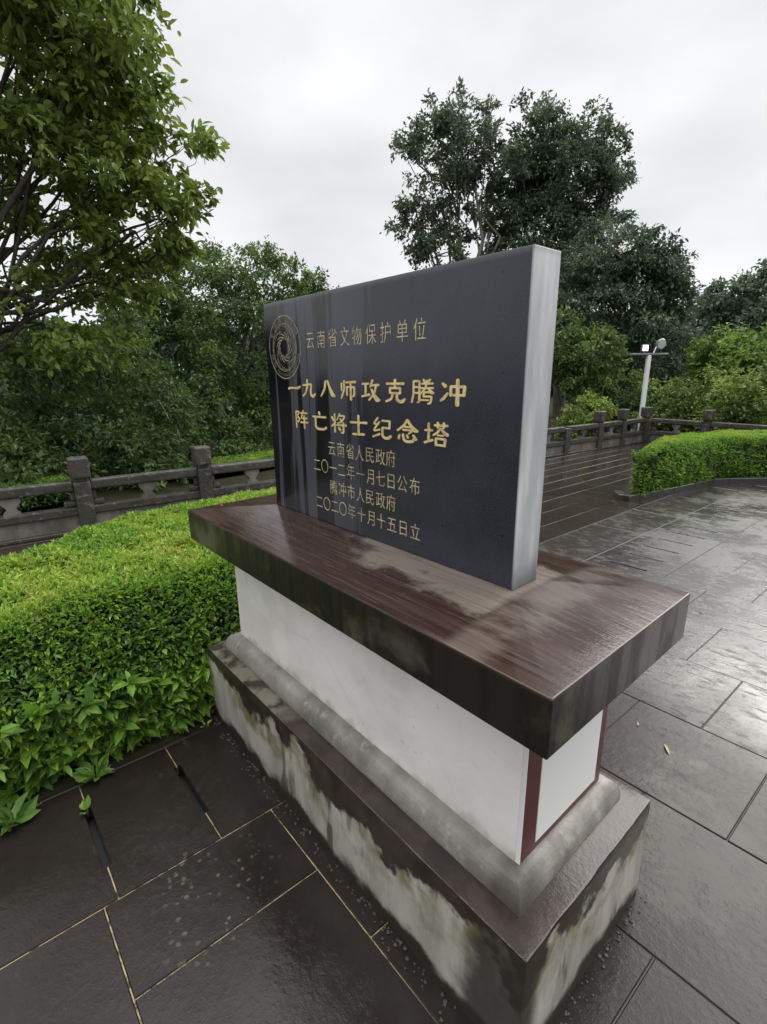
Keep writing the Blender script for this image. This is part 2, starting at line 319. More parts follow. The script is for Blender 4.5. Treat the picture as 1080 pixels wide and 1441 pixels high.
# old stone balustrade
m = Mat('mossy_stone'); a = m.noise(7, 6, .68); b = m.noise(45, 4, .65); l = m.noise(16, 5, .65, off=(3, 3, 3))
c = m.mix(m.mr(a, .35, .68), (.058, .051, .043), (.025, .022, .018)); c = m.mix(m.op('MULTIPLY', m.mr(l, .56, .66), .6), c, (.17, .17, .145))
c = m.mix(m.op('MULTIPLY', m.mr(m.noise(9, 5, off=(9, 1, 4)), .58, .7), .6), c, (.04, .055, .018))
M['stone'] = m.set(c, m.mr(a, .3, .7, .35, .7), m.bump(b, .6, .012))
m = Mat('panel_stone'); a = m.noise(4, 6, .68, sc=(1, 1, .5)); b = m.noise(45, 4, .65)
c = m.mix(m.mr(a, .32, .66), (.20, .185, .165), (.075, .068, .058)); M['panel_stone'] = m.set(c, .45, m.bump(b, .5, .01))
m = Mat('kerb_stone'); a = m.noise(8, 5, .65); M['kerb'] = m.set(m.mix(a, (.016, .014, .013), (.04, .036, .032)), .3, m.bump(m.noise(50, 4), .4, .006))
m = Mat('bark'); a = m.noise(14, 6, .65, sc=(1, 1, .25)); M['bark'] = m.set(m.mix(m.mr(a, .3, .7), (.030, .024, .019), (.10, .088, .072)), .75, m.bump(a, .8, .03))
m = Mat('pale_bark'); a = m.noise(10, 6, .65, sc=(1, 1, .3)); M['pale_bark'] = m.set(m.mix(m.mr(a, .3, .7), (.10, .09, .075), (.22, .20, .17)), .7, m.bump(a, .5, .02))
m = Mat('lamp_paint'); M['lamp_white'] = m.set(m.mix(m.noise(7, 4), (.78, .78, .77), (.66, .66, .65)), .35)
m = Mat('lamp_grey'); M['lamp_grey'] = m.set((.16, .165, .17), .4)
m = Mat('lamp_glass'); M['lamp_glass'] = m.set((.55, .57, .58), .12)
m = Mat('lamp_lit'); M['lamp_lit'] = m.set((.8, .8, .8), .3, Emission_Color=(1, .99, .96, 1), Emission_Strength=1.2)
def leafmat(name, pts, rough=.45, trans=.38, spec=.4):
    m = Mat(name); c = m.ramp(m.attr('tone'), pts); m.set(c, rough, Specular_IOR_Level=spec)
    tr = m.t.nodes.new('ShaderNodeBsdfTranslucent'); m.t.links.new(c, tr.inputs['Color'])
    mx = m.t.nodes.new('ShaderNodeMixShader'); mx.inputs[0].default_value = trans
    m.t.links.new(m.b.outputs[0], mx.inputs[1]); m.t.links.new(tr.outputs[0], mx.inputs[2]); m.t.links.new(mx.outputs[0], m.o.inputs[0])
    return m.m
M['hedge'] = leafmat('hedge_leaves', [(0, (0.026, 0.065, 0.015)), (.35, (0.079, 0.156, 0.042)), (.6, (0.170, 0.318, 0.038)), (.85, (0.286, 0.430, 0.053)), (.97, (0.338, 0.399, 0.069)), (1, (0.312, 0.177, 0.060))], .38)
M['leaf_a'] = leafmat('leaves_warm_green', [(0, (0.062, 0.096, 0.023)), (.5, (0.128, 0.191, 0.036)), (1, (0.292, 0.370, 0.068))])
M['leaf_b'] = leafmat('leaves_deep_green', [(0, (0.039, 0.067, 0.023)), (.5, (0.083, 0.137, 0.037)), (1, (0.186, 0.262, 0.061))])
M['leaf_c'] = leafmat('leaves_dark_evergreen', [(0, (0.045, 0.069, 0.045)), (.5, (0.083, 0.121, 0.071)), (1, (0.169, 0.222, 0.124))])
M['leaf_d'] = leafmat('leaves_fresh_green', [(0, (0.052, 0.094, 0.022)), (.5, (0.123, 0.210, 0.035)), (1, (0.261, 0.377, 0.058))])
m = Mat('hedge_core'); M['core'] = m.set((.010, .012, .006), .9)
m = Mat('dead_leaf'); M['dead_leaf'] = m.set(m.mix(m.noise(30, 3), (.20, .10, .04), (.32, .20, .10)), .5)
m = Mat('straw'); M['straw'] = m.set((.34, .28, .17), .5)
m = Mat('petal'); M['petal'] = m.set((.55, .06, .12), .5)

# ------------------------------------------------------------------ ground and paving
bm = bmesh.new(); bmesh.ops.create_grid(bm, x_segments=60, y_segments=60, size=400); bmesh.ops.translate(bm, verts=bm.verts, vec=(0, 0, -.12))
tag(bobj('ground', bm, M['soil']), kind='structure')
def shear(x, y): return x+.03*(y+.75)
class Tiles:
    def __init__(s): s.V = []; s.F = []; s.F4 = []; s.T = []; s.n = 0
    def poly(s, pts, top=0., depth=.05, tone=None, ch=.003):
        pts = np.array(pts, float); k = len(pts); c = pts.mean(0)
        tone = rng.random() if tone is None else tone; tilt = rng.normal(size=2)*.0010; zz = top+rng.normal()*.0005
        nx = np.roll(pts, -1, 0)-pts; pv = pts-np.roll(pts, 1, 0); nx = unit(nx); pv = unit(pv)
        nb = np.stack([-(nx+pv)[:, 1], (nx+pv)[:, 0]], 1); nb = unit(nb); ins = pts+nb*ch*1.3
        z = lambda p: zz+(p-c)@tilt
        s.V += [np.c_[pts, np.full(k, top-depth)], np.c_[pts, z(pts)-ch], np.c_[ins, z(ins)]]
        b = s.n; s.n += 3*k
        s.F.append((np.arange(k)+b+2*k)[None, :]); s.T.append(tone)
        for r in (0, 1):
            for i in range(k): s.F4.append((b+r*k+i, b+r*k+(i+1) % k, b+(r+1)*k+(i+1) % k, b+(r+1)*k+i))
    def rect(s, x0, x1, y0, y1, g=.0021, sh=True, **kw):
        p = [(x0+g, y0+g), (x1-g, y0+g), (x1-g, y1-g), (x0+g, y1-g)]
        if sh: p = [(shear(a, b), b) for a, b in p]
        s.poly(p, **kw)
    def mesh(s, name):
        by = {}
        for f, t in zip(s.F, s.T): by.setdefault(f.shape[1], []).append((f, t))
        fl = []; tn = []
        for k, q in by.items(): fl.append(np.concatenate([a for a, _ in q])); tn += [t for _, t in q]
        f4 = np.array(s.F4); fl.append(f4); tn += [.3]*len(f4)
        return npmesh(name, np.concatenate(s.V), fl, np.array(tn))
T = Tiles(); ROW, WID = .572, .555
for r in range(-7, 24):
    y0 = -.39+r*ROW; ph = .40 if r % 2 == 0 else .675
    ks = range(-1, 14)
    xs = [-.2]+[ph+k*WID for k in range(-2, 14) if ph+k*WID > -.05]
    for a, b in zip(xs[:-1], xs[1:]): T.rect(a, b, y0, y0+ROW)
# drain course: notched slabs leave an open slot between neighbours
ys = [-.92-.336*k for k in range(12, 0, -1)]+[-.92+.336*k for k in range(13)]; ys += [ys[-1]+.317*(k+1) for k in range(16)]
SL0, SL1, SW = -.655, -.345, .0125
for a, b in zip(ys[:-1], ys[1:]):
    g = .0022
    p = [(-.8+.003, a+g), (SL0, a+g), (SL0, a+SW), (SL1, a+SW), (SL1, a+g), (-.2-.003, a+g), (-.2-.003, b-g), (SL1, b-g), (SL1, b-SW), (SL0, b-SW), (SL0, b-g), (-.8+.003, b-g)]
    T.poly([(shear(x, y), y) for x, y in p], ch=.002)
tag(link('plaza_paving', T.mesh('plaza_paving'), M['paver']), kind='structure')
# edge strip of long smooth slabs
T = Tiles(); yy = -4.2
while yy < 9.5:
    l = random.uniform(.9, 1.3); T.rect(-1.32, -.8, yy, yy+l); yy += l
tag(link('kerb_strip', T.mesh('kerb_strip'), M['smooth_strip']), kind='structure')
# path between the hedges and along the balustrade
T = Tiles()
for r in range(-20, 60):
    x1 = -1.33-(r+20)*.30
    if x1 < -4.75: break
    off = random.uniform(0, .55); yy = -4.2-off
    while yy < 10.9:
        T.rect(x1-.30, x1, yy, yy+.56, g=.0016, sh=True); yy += .56
tag(link('path_paving', T.mesh('path_paving'), M['path_paver']), kind='structure')
# mortar sheet below joints (not under the drain slots)
bm = bmesh.new()
def sheet(x0, x1, y0, y1, z):
    bm.faces.new([bm.verts.new((shear(a, b), b, z)) for a, b in ((x0, y0), (x1, y0), (x1, y1), (x0, y1))])
sheet(-.208, 8.2, -4.4, 12.8, -.0055); sheet(-5.0, -.792, -4.9, 11.4, -.0055)
for y in ys[1:-1]:
    for a, b in ((-.8, SL0-.0), (SL1, -.2)):
        box(bm, (shear((a+b)/2, y), y, -.0235), (b-a, .006, .036))
tag(bobj('joint_mortar', bm, M['mortar']), kind='structure')
bm = bmesh.new(); sheet(-.85, -.15, -4.9, 9.5, -.06); tag(bobj('drain_channel', bm, M['drain']), kind='structure')

# ------------------------------------------------------------------ the monument
mon = empty('memorial_monument', (0, 0, 0), 'black granite memorial tablet with gold inscription on a white and brown plinth', 'monument')
def frustum(name, rings, mat, bev=0, jitter=0, cuts=0):
    """stacked rectangles (hx, hy, z); optionally subdivided edges with a little wear"""
    bm = bmesh.new(); prev = None; loops = []
    for hx, hy, z in rings:
        loops.append([bm.verts.new((a*hx, b*hy, z)) for a, b in ((-1, -1), (1, -1), (1, 1), (-1, 1))])
    bm.faces.new(loops[0][::-1]); bm.faces.new(loops[-1])
    for a, b in zip(loops[:-1], loops[1:]):
        for i in range(4): bm.faces.new((a[i], a[(i+1) % 4], b[(i+1) % 4], b[i]))
    if bev: bmesh.ops.bevel(bm, geom=list(bm.edges), offset=bev, segments=2, affect='EDGES', profile=.6)
    if cuts:
        bmesh.ops.triangulate(bm, faces=bm.faces)
        for _ in range(cuts):
            bmesh.ops.subdivide_edges(bm, edges=[e for e in bm.edges if e.calc_length() > .035], cuts=1)
        from mathutils import noise
        for v in bm.verts:
            q = v.co*9; n = noise.noise_vector(q)*.6+noise.noise_vector(q*3.1)*.4
            v.co += n*jitter
    o = bobj(name, bm, mat, mon, smooth=True); o.data.set_sharp_from_angle(angle=R(32 if name != 'cap' else 5)); return o
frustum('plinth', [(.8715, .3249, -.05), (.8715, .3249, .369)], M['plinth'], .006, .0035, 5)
mould = [(.8075, .2578, .368), (.8075, .2578, .378)]
for k in range(1, 8):
    a = k/7*math.pi/2; mould.append((.7535+.054*math.cos(a)**.8 if k < 7 else .7535, .2043+.0535*math.cos(a)**.8 if k < 7 else .2043, .378+.064*math.sin(a)))
o = frustum('moulding', mould, M['moulding'], 0, .0020, 4)
for p in o.data.polygons: p.use_smooth = True
frustum('body', [(.7512, .202, .440), (.7512, .202, .908)], M['plaster'], .003)
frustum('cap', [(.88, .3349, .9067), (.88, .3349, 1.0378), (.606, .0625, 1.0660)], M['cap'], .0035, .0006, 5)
# sign board on the end of the body: maroon with a blank white square
bm = bmesh.new(); box(bm, (.7575, 0, .672), (.012, .398, .458), bev=.0015); sg = bobj('sign_board', bm, M['maroon'], mon)
bm = bmesh.new(); box(bm, (.7645, .012, .640), (.002, .30, .345)); bobj('white_panel', bm, M['white_board'], sg)
bm = bmesh.new(); box(bm, (.7575, -.2005, .672), (.0118, .003, .457)); bobj('edge_strip', bm, M['white_board'], sg)
# tablet
bm = bmesh.new(); box(bm, (0, 0, 1.4632), (1.1924, .1066, .7944), bev=.0025, seg=2); tab = bobj('tablet', bm, M['granite'], mon)
YF = -.0533
def glyph_mesh(ch, font_off):
    cu = bpy.data.curves.new('t', 'FONT'); cu.body = ch; cu.size = 1.0; cu.align_x = 'CENTER'; cu.offset = font_off; cu.extrude = .012
    o = bpy.data.objects.new('t', cu); COL.objects.link(o); dg = bpy.context.evaluated_depsgraph_get()
    me = o.evaluated_get(dg).to_mesh(); V = np.array([v.co[:] for v in me.vertices]); F = [tuple(p.vertices) for p in me.polygons]
    o.evaluated_get(dg).to_mesh_clear(); bpy.data.objects.remove(o); return V, F
GC = {}
def text_row(name, chars, z, h, wsc, off=-.008, ref='国'):
    """one inscription line; chars: [(char, x), ...]; cells h high, narrowed by wsc"""
    Vs = []; Fs = []; n = 0
    for i, (ch, x) in enumerate(chars):
        if ch not in GC: GC[ch] = glyph_mesh(ch, off if ch not in '腾' else -.002)
        V, F = GC[ch]
        if not len(V): continue
        cx = (V[:, 0].min()+V[:, 0].max())/2
        zc = .36                                         # middle of the em box above the baseline
        W = np.c_[(V[:, 0]-cx)*h*wsc+x, YF-.0006-V[:, 2]*h*.4, (V[:, 1]-zc)*h+z]
        Vs.append(W); Fs += [tuple(n+k for k in f) for f in F]; n += len(V)
    me = bpy.data.meshes.new(name); me.from_pydata(np.concatenate(Vs).tolist(), [], Fs); me.update()
    return link(name, me, M['thin_gold'], tab)
text_row('inscription', list(zip('云南省文物保护单位', (-.279, -.213, -.146, -.080, -.018, .050, .117, .188, .256))), 1.713, .0625, .84)
text_row('inscription', list(zip('云南省人民政府', (-.174, -.121, -.068, -.018, .035, .087, .136))), 1.3485, .0555, .86)
text_row('inscription', list(zip('二〇一二年一月七日公布', (-.272, -.222, -.171, -.120, -.068, -.016, .036, .087, .137, .188, .241))), 1.2785, .0555, .86)
text_row('inscription', list(zip('腾冲市人民政府', (-.171, -.119, -.068, -.018, .032, .086, .136))), 1.2085, .0555, .86)
text_row('inscription', list(zip('二〇二〇年十月十五日立', (-.267, -.218, -.169, -.120, -.069, -.015, .036, .088, .140, .192, .245))), 1.139, .0555, .86)
# the two broad clerical-script lines, brushed stroke by stroke on a 100 x 100 grid
LS = {
'一': [[(4,46,13),(22,51,10),(60,50,10),(84,52,14),(97,60,9)]],
'九': [[(40,96,10),(39,62,11),(27,28,11),(5,8,8)],[(8,67,9),(45,70,9),(68,71,10),(64,42,10),(66,16,12),(82,9,14),(97,24,8)]],
'八': [[(38,90,12),(30,50,12),(5,12,8)],[(50,92,8),(66,52,13),(82,22,19),(98,14,10)]],
'师': [[(12,80,9),(12,45,9)],[(28,92,9),(27,50,10),(9,6,8)],[(40,84,9),(97,86,11)],[(45,62,9),(45,22,9)],[(45,62,9),(90,62,9)],[(90,62,9),(88,24,10),(78,18,7)],[(68,85,10),(68,0,11)]],
'攻': [[(5,78,9),(42,79,9)],[(24,78,10),(24,28,10)],[(3,20,9),(45,30,11)],[(62,95,11),(50,64,8)],[(55,72,9),(95,74,10)],[(82,72,9),(70,35,11),(42,4,8)],[(55,55,8),(70,28,13),(86,8,19),(99,6,10)]],
'克': [[(8,80,9),(92,81,11)],[(50,98,11),(50,62,10)],[(25,63,9),(25,39,9)],[(25,62,9),(75,62,9)],[(75,63,9),(75,39,9)],[(25,40,9),(75,40,9)],[(40,38,10),(32,15,10),(5,2,9)],[(60,38,10),(60,13,11),(75,4,13),(90,8,14),(98,18,8)]],
'腾': [[(12,92,8),(12,40,8),(4,4,8)],[(12,92,8),(38,92,8)],[(38,92,8),(38,12,9),(29,5,6)],[(14,68,7),(36,68,7)],[(14,44,7),(36,44,7)],[(56,99,8),(60,88,8)],[(84,99,8),(79,88,8)],[(48,82,7),(96,83,8)],[(44,64,7),(98,65,8)],[(72,96,8),(64,64,8),(44,40,7)],[(76,64,7),(90,48,12),(99,44,8)],[(58,48,7),(84,48,8)],[(60,48,7),(56,30,7)],[(56,30,7),(90,30,8),(86,5,9),(75,2,6)],[(48,16,7),(78,16,7)]],
'冲': [[(8,84,9),(22,72,14)],[(2,16,8),(14,26,11),(30,46,9)],[(42,73,10),(42,37,10)],[(42,72,10),(95,72,10)],[(94,73,11),(92,37,10)],[(42,40,9),(94,40,9)],[(68,98,12),(68,0,14)]],
'阵': [[(10,92,9),(10,0,9)],[(10,90,9),(34,90,8),(22,66,8),(36,48,9),(24,33,8),(12,38,6)],[(46,84,9),(94,85,9)],[(66,98,9),(52,57,9),(92,57,9)],[(44,32,9),(98,34,11)],[(72,70,9),(72,0,10)]],
'亡': [[(48,98,12),(54,84,11)],[(5,72,9),(96,73,11)],[(24,72,10),(24,20,11),(40,8,11),(78,9,12),(97,18,13)]],
'将': [[(7,80,9),(17,62,10)],[(3,30,8),(20,44,9)],[(26,96,9),(26,2,10)],[(58,98,8),(40,66,7)],[(54,88,8),(88,88,8),(70,60,8),(44,50,7)],[(60,74,7),(68,66,8)],[(38,40,9),(98,42,10)],[(80,54,9),(80,7,10),(66,3,7)],[(50,28,8),(61,15,11)]],
'士': [[(3,62,10),(50,64,9),(97,66,12)],[(50,98,12),(50,8,11)],[(16,5,10),(82,9,11)]],
'纪': [[(30,96,9),(10,68,8),(34,66,8)],[(38,78,8),(8,36,8),(40,42,8)],[(3,6,9),(40,22,9)],[(52,84,9),(92,84,9)],[(91,85,9),(89,52,9)],[(54,52,9),(91,52,9)],[(54,52,10),(54,17,10),(66,6,11),(84,7,13),(98,18,11)]],
'念': [[(50,98,9),(34,72,10),(3,48,8)],[(50,98,9),(66,74,12),(84,56,17),(98,52,9)],[(38,67,8),(62,67,8)],[(30,53,8),(72,53,8),(56,38,7)],[(14,30,8),(9,11,10)],[(30,34,9),(34,10,10),(50,3,11),(76,7,11),(79,20,8)],[(48,32,8),(54,20,10)],[(78,34,9),(91,15,12)]],
'塔': [[(4,62,8),(36,64,9)],[(20,92,9),(20,18,9)],[(2,10,9),(38,24,9)],[(44,86,8),(98,87,9)],[(58,98,9),(58,76,8)],[(82,98,9),(82,76,8)],[(70,76,8),(58,58,9),(40,44,7)],[(72,74,8),(84,59,11),(99,49,13)],[(58,46,7),(82,46,7)],[(52,33,9),(52,3,9)],[(52,32,9),(90,32,9)],[(90,33,9),(88,3,9)],[(52,6,8),(89,6,8)]],
}
def brush(pts, tension=.0):
    p = np.array(pts, float)
    if len(p) == 2: q = np.stack([p[0]+(p[1]-p[0])*t for t in np.linspace(0, 1, 4)])
    else:
        e = np.vstack([2*p[0]-p[1], p, 2*p[-1]-p[-2]]); q = []
        for i in range(1, len(e)-2):
            for t in np.linspace(0, 1, 6)[:-1]:
                a, b, c, d = e[i-1:i+3]; a = b+(a-b)*.6; d = c+(d-c)*.6
                q.append(.5*((2*b)+(-a+c)*t+(2*a-5*b+4*c-d)*t*t+(-a+3*b-3*c+d)*t**3))
        q.append(p[-1]); q = np.array(q)
    t = unit(np.gradient(q[:, :2], axis=0)); nn = np.c_[-t[:, 1], t[:, 0]]; hw = q[:, 2:3]/2
    l = q[:, :2]+nn*hw; r = q[:, :2]-nn*hw
    cap0 = q[0, :2]-t[0]*hw[0]*.7; cap1 = q[-1, :2]+t[-1]*hw[-1]*.7
    return np.vstack([[cap0], l, [cap1], r[::-1]])
def lishu(chars, z, cw, chh):
    Vs = []; Fs = []; n = 0
    for ch, x in chars:
        for i, s in enumerate(LS[ch]):
            o = brush([(a, b, wd*1.08) for a, b, wd in s]); k = len(o); m2 = (k-2)//2
            top = np.c_[(o[:, 0]-50)/100*cw+x, np.full(k, YF-.0010-.00009*i), (o[:, 1]-50)/100*chh+z]; bot = top.copy(); bot[:, 1] = YF+.001
            Vs.append(np.vstack([top, bot]))
            L = [n+1+j for j in range(m2)]; Rr = [n+k-1-j for j in range(m2)]; c0, c1 = n, n+1+m2
            Fs.append((c0, L[0], Rr[0])); Fs.append((c1, Rr[-1], L[-1]))
            for j in range(m2-1): Fs.append((L[j], L[j+1], Rr[j+1], Rr[j]))
            for j in range(k): Fs.append((n+j, n+(j+1) % k, n+k+(j+1) % k, n+k+j))
            n += 2*k
    bm = bmesh.new(); vs = [bm.verts.new(v) for v in np.concatenate(Vs)]
    for f in Fs: bm.faces.new([vs[i] for i in f])
    return bobj('title_inscription', bm, M['gold'], tab)
lishu(zip('一九八师攻克腾冲', (-.402, -.303, -.186, -.071, .044, .157, .268, .380)), 1.551, .089, .066)
lishu(zip('阵亡将士纪念塔', (-.363, -.244, -.128, -.019, .096, .209, .322)), 1.439, .090, .066)
# round emblem: rings, swirling rays, four birds, ring lettering
bm = bmesh.new(); EX, EZ, ER = -.4555, 1.697, .113
def flat(pts, y):
    try: bm.faces.new([bm.verts.new((EX+a, y, EZ+b)) for a, b in pts])
    except ValueError: pass
def ring(r0, r1, y, n=72):
    for k in range(n):
        a, b = 2*math.pi*k/n, 2*math.pi*(k+1)/n
        flat([(r0*math.cos(a), r0*math.sin(a)), (r1*math.cos(a), r1*math.sin(a)), (r1*math.cos(b), r1*math.sin(b)), (r0*math.cos(b), r0*math.sin(b))], y)
ring(.1096, .1136, YF-.0011); ring(.0835, .0862, YF-.0011); ring(.0796, .0814, YF-.0011)
def spiral(a0, r0, r1, sw, wmax, y, n=10):
    L = []; Q = []
    for k in range(n+1):
        t = k/n; r = r0+(r1-r0)*t; a = a0+sw*t; hw = wmax*math.sin(math.pi*min(1, .12+t*.88))**.8/2
        tx, ty = math.cos(a), math.sin(a); da = hw/r
        L.append((r*math.cos(a+da), r*math.sin(a+da))); Q.append((r*math.cos(a-da), r*math.sin(a-da)))
    for k in range(n): flat([L[k], L[k+1], Q[k+1], Q[k]], y)
for k in range(12): spiral(2*math.pi*k/12, .030, .058, 1.15, .0105, YF-.0012)
for k in range(4):
    a = 2*math.pi*k/4+.3
    spiral(a, .060, .074, 1.25, .0112, YF-.0014, 14)            # body and neck of a flying bird
    spiral(a+.25, .062, .0785, .55, .006, YF-.0016); spiral(a+.95, .069, .078, .35, .004, YF-.0018)
    spiral(a-.12, .062, .057, .42, .0035, YF-.0013)
for k in range(24): spiral(2*math.pi*k/24+.1, .028, .0405, .30, .0032, YF-.0019, 4)
for k in range(20): spiral(2*math.pi*k/20, .0735, .0790, .16, .0040, YF-.0021, 4)
m = Mat('dull_gold'); M['dull_gold'] = m.set(m.mix(m.mr(m.noise(70, 4, .65), .38, .62), (.42, .36, .23), (.16, .14, .095)), .5, Metallic=.15)
emb = bobj('emblem', bm, M['dull_gold'], tab)
def ring_text(s, a0, a1, h, wsc, inward):
    Vs = []; Fs = []; n = 0
    for i, ch in enumerate(s):
        if ch == ' ': continue
        if ch not in GC: GC[ch] = glyph_mesh(ch, -.004)
        V, F = GC[ch]; cx = (V[:, 0].min()+V[:, 0].max())/2
        a = R(a0+(a1-a0)*i/(len(s)-1)); ph = a-math.pi/2 if not inward else a+math.pi/2
        lx, lz = (V[:, 0]-cx)*h*wsc, (V[:, 1]-.36)*h
        X = EX+.0982*math.cos(a)+lx*math.cos(ph)-lz*math.sin(ph); Z = EZ+.0982*math.sin(a)+lx*math.sin(ph)+lz*math.cos(ph)
        Vs.append(np.c_[X, YF-.0006-V[:, 2]*h*.4, Z]); Fs += [tuple(n+k for k in f) for f in F]; n += len(V)
    me = bpy.data.meshes.new('ring_lettering'); me.from_pydata(np.concatenate(Vs).tolist(), [], Fs); me.update(); link('ring_lettering', me, M['dull_gold'], tab)
ring_text('中国文化遗产', 152, 28, .018, .95, False)
ring_text('CHINA CULTURAL HERITAGE', 196, 344, .0150, .95, True)

# ------------------------------------------------------------------ stone balustrade
def balustrade(p0, p1, ys_, label, shorts=()):
    """posts at distances ys_ along the line p0-p1; children: posts (> post_head), top_rail, lower_rail, panel, bracket"""
    p0 = np.array(p0); d = np.array(p1)-p0; ln = np.linalg.norm(d); d /= ln; rz = math.atan2(d[1], d[0])
    root = empty('stone_balustrade', (p0[0], p0[1], 0), label, 'balustrade', rz=rz)
    for i, t in enumerate(ys_):
        bm = bmesh.new(); hh = .52 if i in shorts else .545
        box(bm, (t, 0, hh/2), (.155, .155, hh), bev=.012, seg=2); po = bobj('post', bm, M['stone'], root)
        if i not in shorts:
            bm = bmesh.new()
            box(bm, (t, 0, .565), (.118, .118, .05), bev=.01)
            box(bm, (t, 0, .69), (.185, .185, .215), bev=.022, seg=3)
            for v in bm.verts:
                if v.co.z > .77: v.co.z += .012*(1-min(1, ((v.co.x-t)**2+v.co.y**2)/.01))
            bobj('post_head', bm, M['stone'], po)
    for a, b in zip(ys_[:-1], ys_[1:]):
        c, l = (a+b)/2, (b-a)-.150
        bm = bmesh.new(); box(bm, (c, 0, .505), (l, .115, .105), bev=.022, seg=3); bobj('top_rail', bm, M['stone'], root)
        bm = bmesh.new(); box(bm, (c, 0, .238), (l, .12, .085), bev=.012, seg=2)
        for s in (-1, 1):                                  # cloud-shaped shoulders at each end of the lower rail
            box(bm, (c+s*(l/2-.055), 0, .315), (.11, .075, .065), bev=.02, seg=2); box(bm, (c+s*(l/2-.022), 0, .395), (.044, .07, .09), bev=.012, seg=2)
        bobj('lower_rail', bm, M['stone'], root)
        bm = bmesh.new(); box(bm, (c, 0, .115), (l, .065, .155), bev=.004); bobj('panel', bm, M['panel_stone'], root)
        bm = bmesh.new(); box(bm, (c, 0, .018), (l, .13, .036), bev=.006); bobj('base_rail', bm, M['stone'], root)
        bm = bmesh.new()                                   # vase-shaped bracket under the handrail
        prof = [(.075, .281), (.07, .30), (.045, .325), (.04, .35), (.06, .38), (.085, .405), (.09, .45)]
        fr = [bm.verts.new((c+x, -.032, z)) for x, z in prof]+[bm.verts.new((c-x, -.032, z)) for x, z in prof[::-1]]
        f = bm.faces.new(fr); r = bmesh.ops.extrude_face_region(bm, geom=[f]); bmesh.ops.translate(bm, verts=[v for v in r['geom'] if isinstance(v, bmesh.types.BMVert)], vec=(0, .064, 0))
        bobj('bracket', bm, M['panel_stone'], root)
    return root
def fx(y): return -4.69+.0975*y
k = math.hypot(1, .0975)
yp = [-2.6, -1.35, -.10, 1.15, 2.33, 3.5, 4.7, 5.9, 7.05, 8.17, 9.31, 10.2, 11.17]
balustrade((fx(-2.6), -2.6), (fx(11.17), 11.17), [(y+2.6)*k for y in yp], 'dark mossy stone balustrade running beside the hedges towards the white lamp post', shorts=(9,))
balustrade((-3.60+.09, 11.165), (6.5, 10.2), [.07+i*1.25 for i in range(1, 9)] if False else [.0]+[1.22*i for i in range(1, 9)], 'far stone balustrade turning right behind the right-hand hedge', shorts=(0,))

# ------------------------------------------------------------------ hedges
def inside(poly, P):
    c = np.zeros(len(P), bool); n = len(poly); x, y = P[:, 0], P[:, 1]
    for i in range(n):
        x0, y0 = poly[i]; x1, y1 = poly[(i+1) % n]
        c ^= ((y0 > y) != (y1 > y)) & (x < (x1-x0)*(y-y0)/(y1-y0+1e-12)+x0)
    return c
def smooth_poly(poly, it=2):
    p = np.array(poly, float)
    for _ in range(it):
        q = np.roll(p, -1, 0); p = np.stack([p*.75+q*.25, p*.25+q*.75], 1).reshape(-1, 2)
    return p
def pdist(poly, P):
    d = np.full(len(P), 1e9); n = len(poly)
    for i in range(n):
        a = poly[i]; b = poly[(i+1) % n]; ab = b-a; t = np.clip(((P-a)@ab)/(ab@ab+1e-12), 0, 1); q = P-(a+t[:, None]*ab); d = np.minimum(d, np.hypot(q[:, 0], q[:, 1]))
    return d
def vnoise(P, s, seed=0):
    r = np.random.default_rng(seed); v = np.zeros(len(P))
    for k in range(6):
        a = r.normal(size=2)*s*(1+k*.35); v += np.sin(P[:, :2]@a+r.random()*6.28)/(1+.3*k)
    return v/2.6
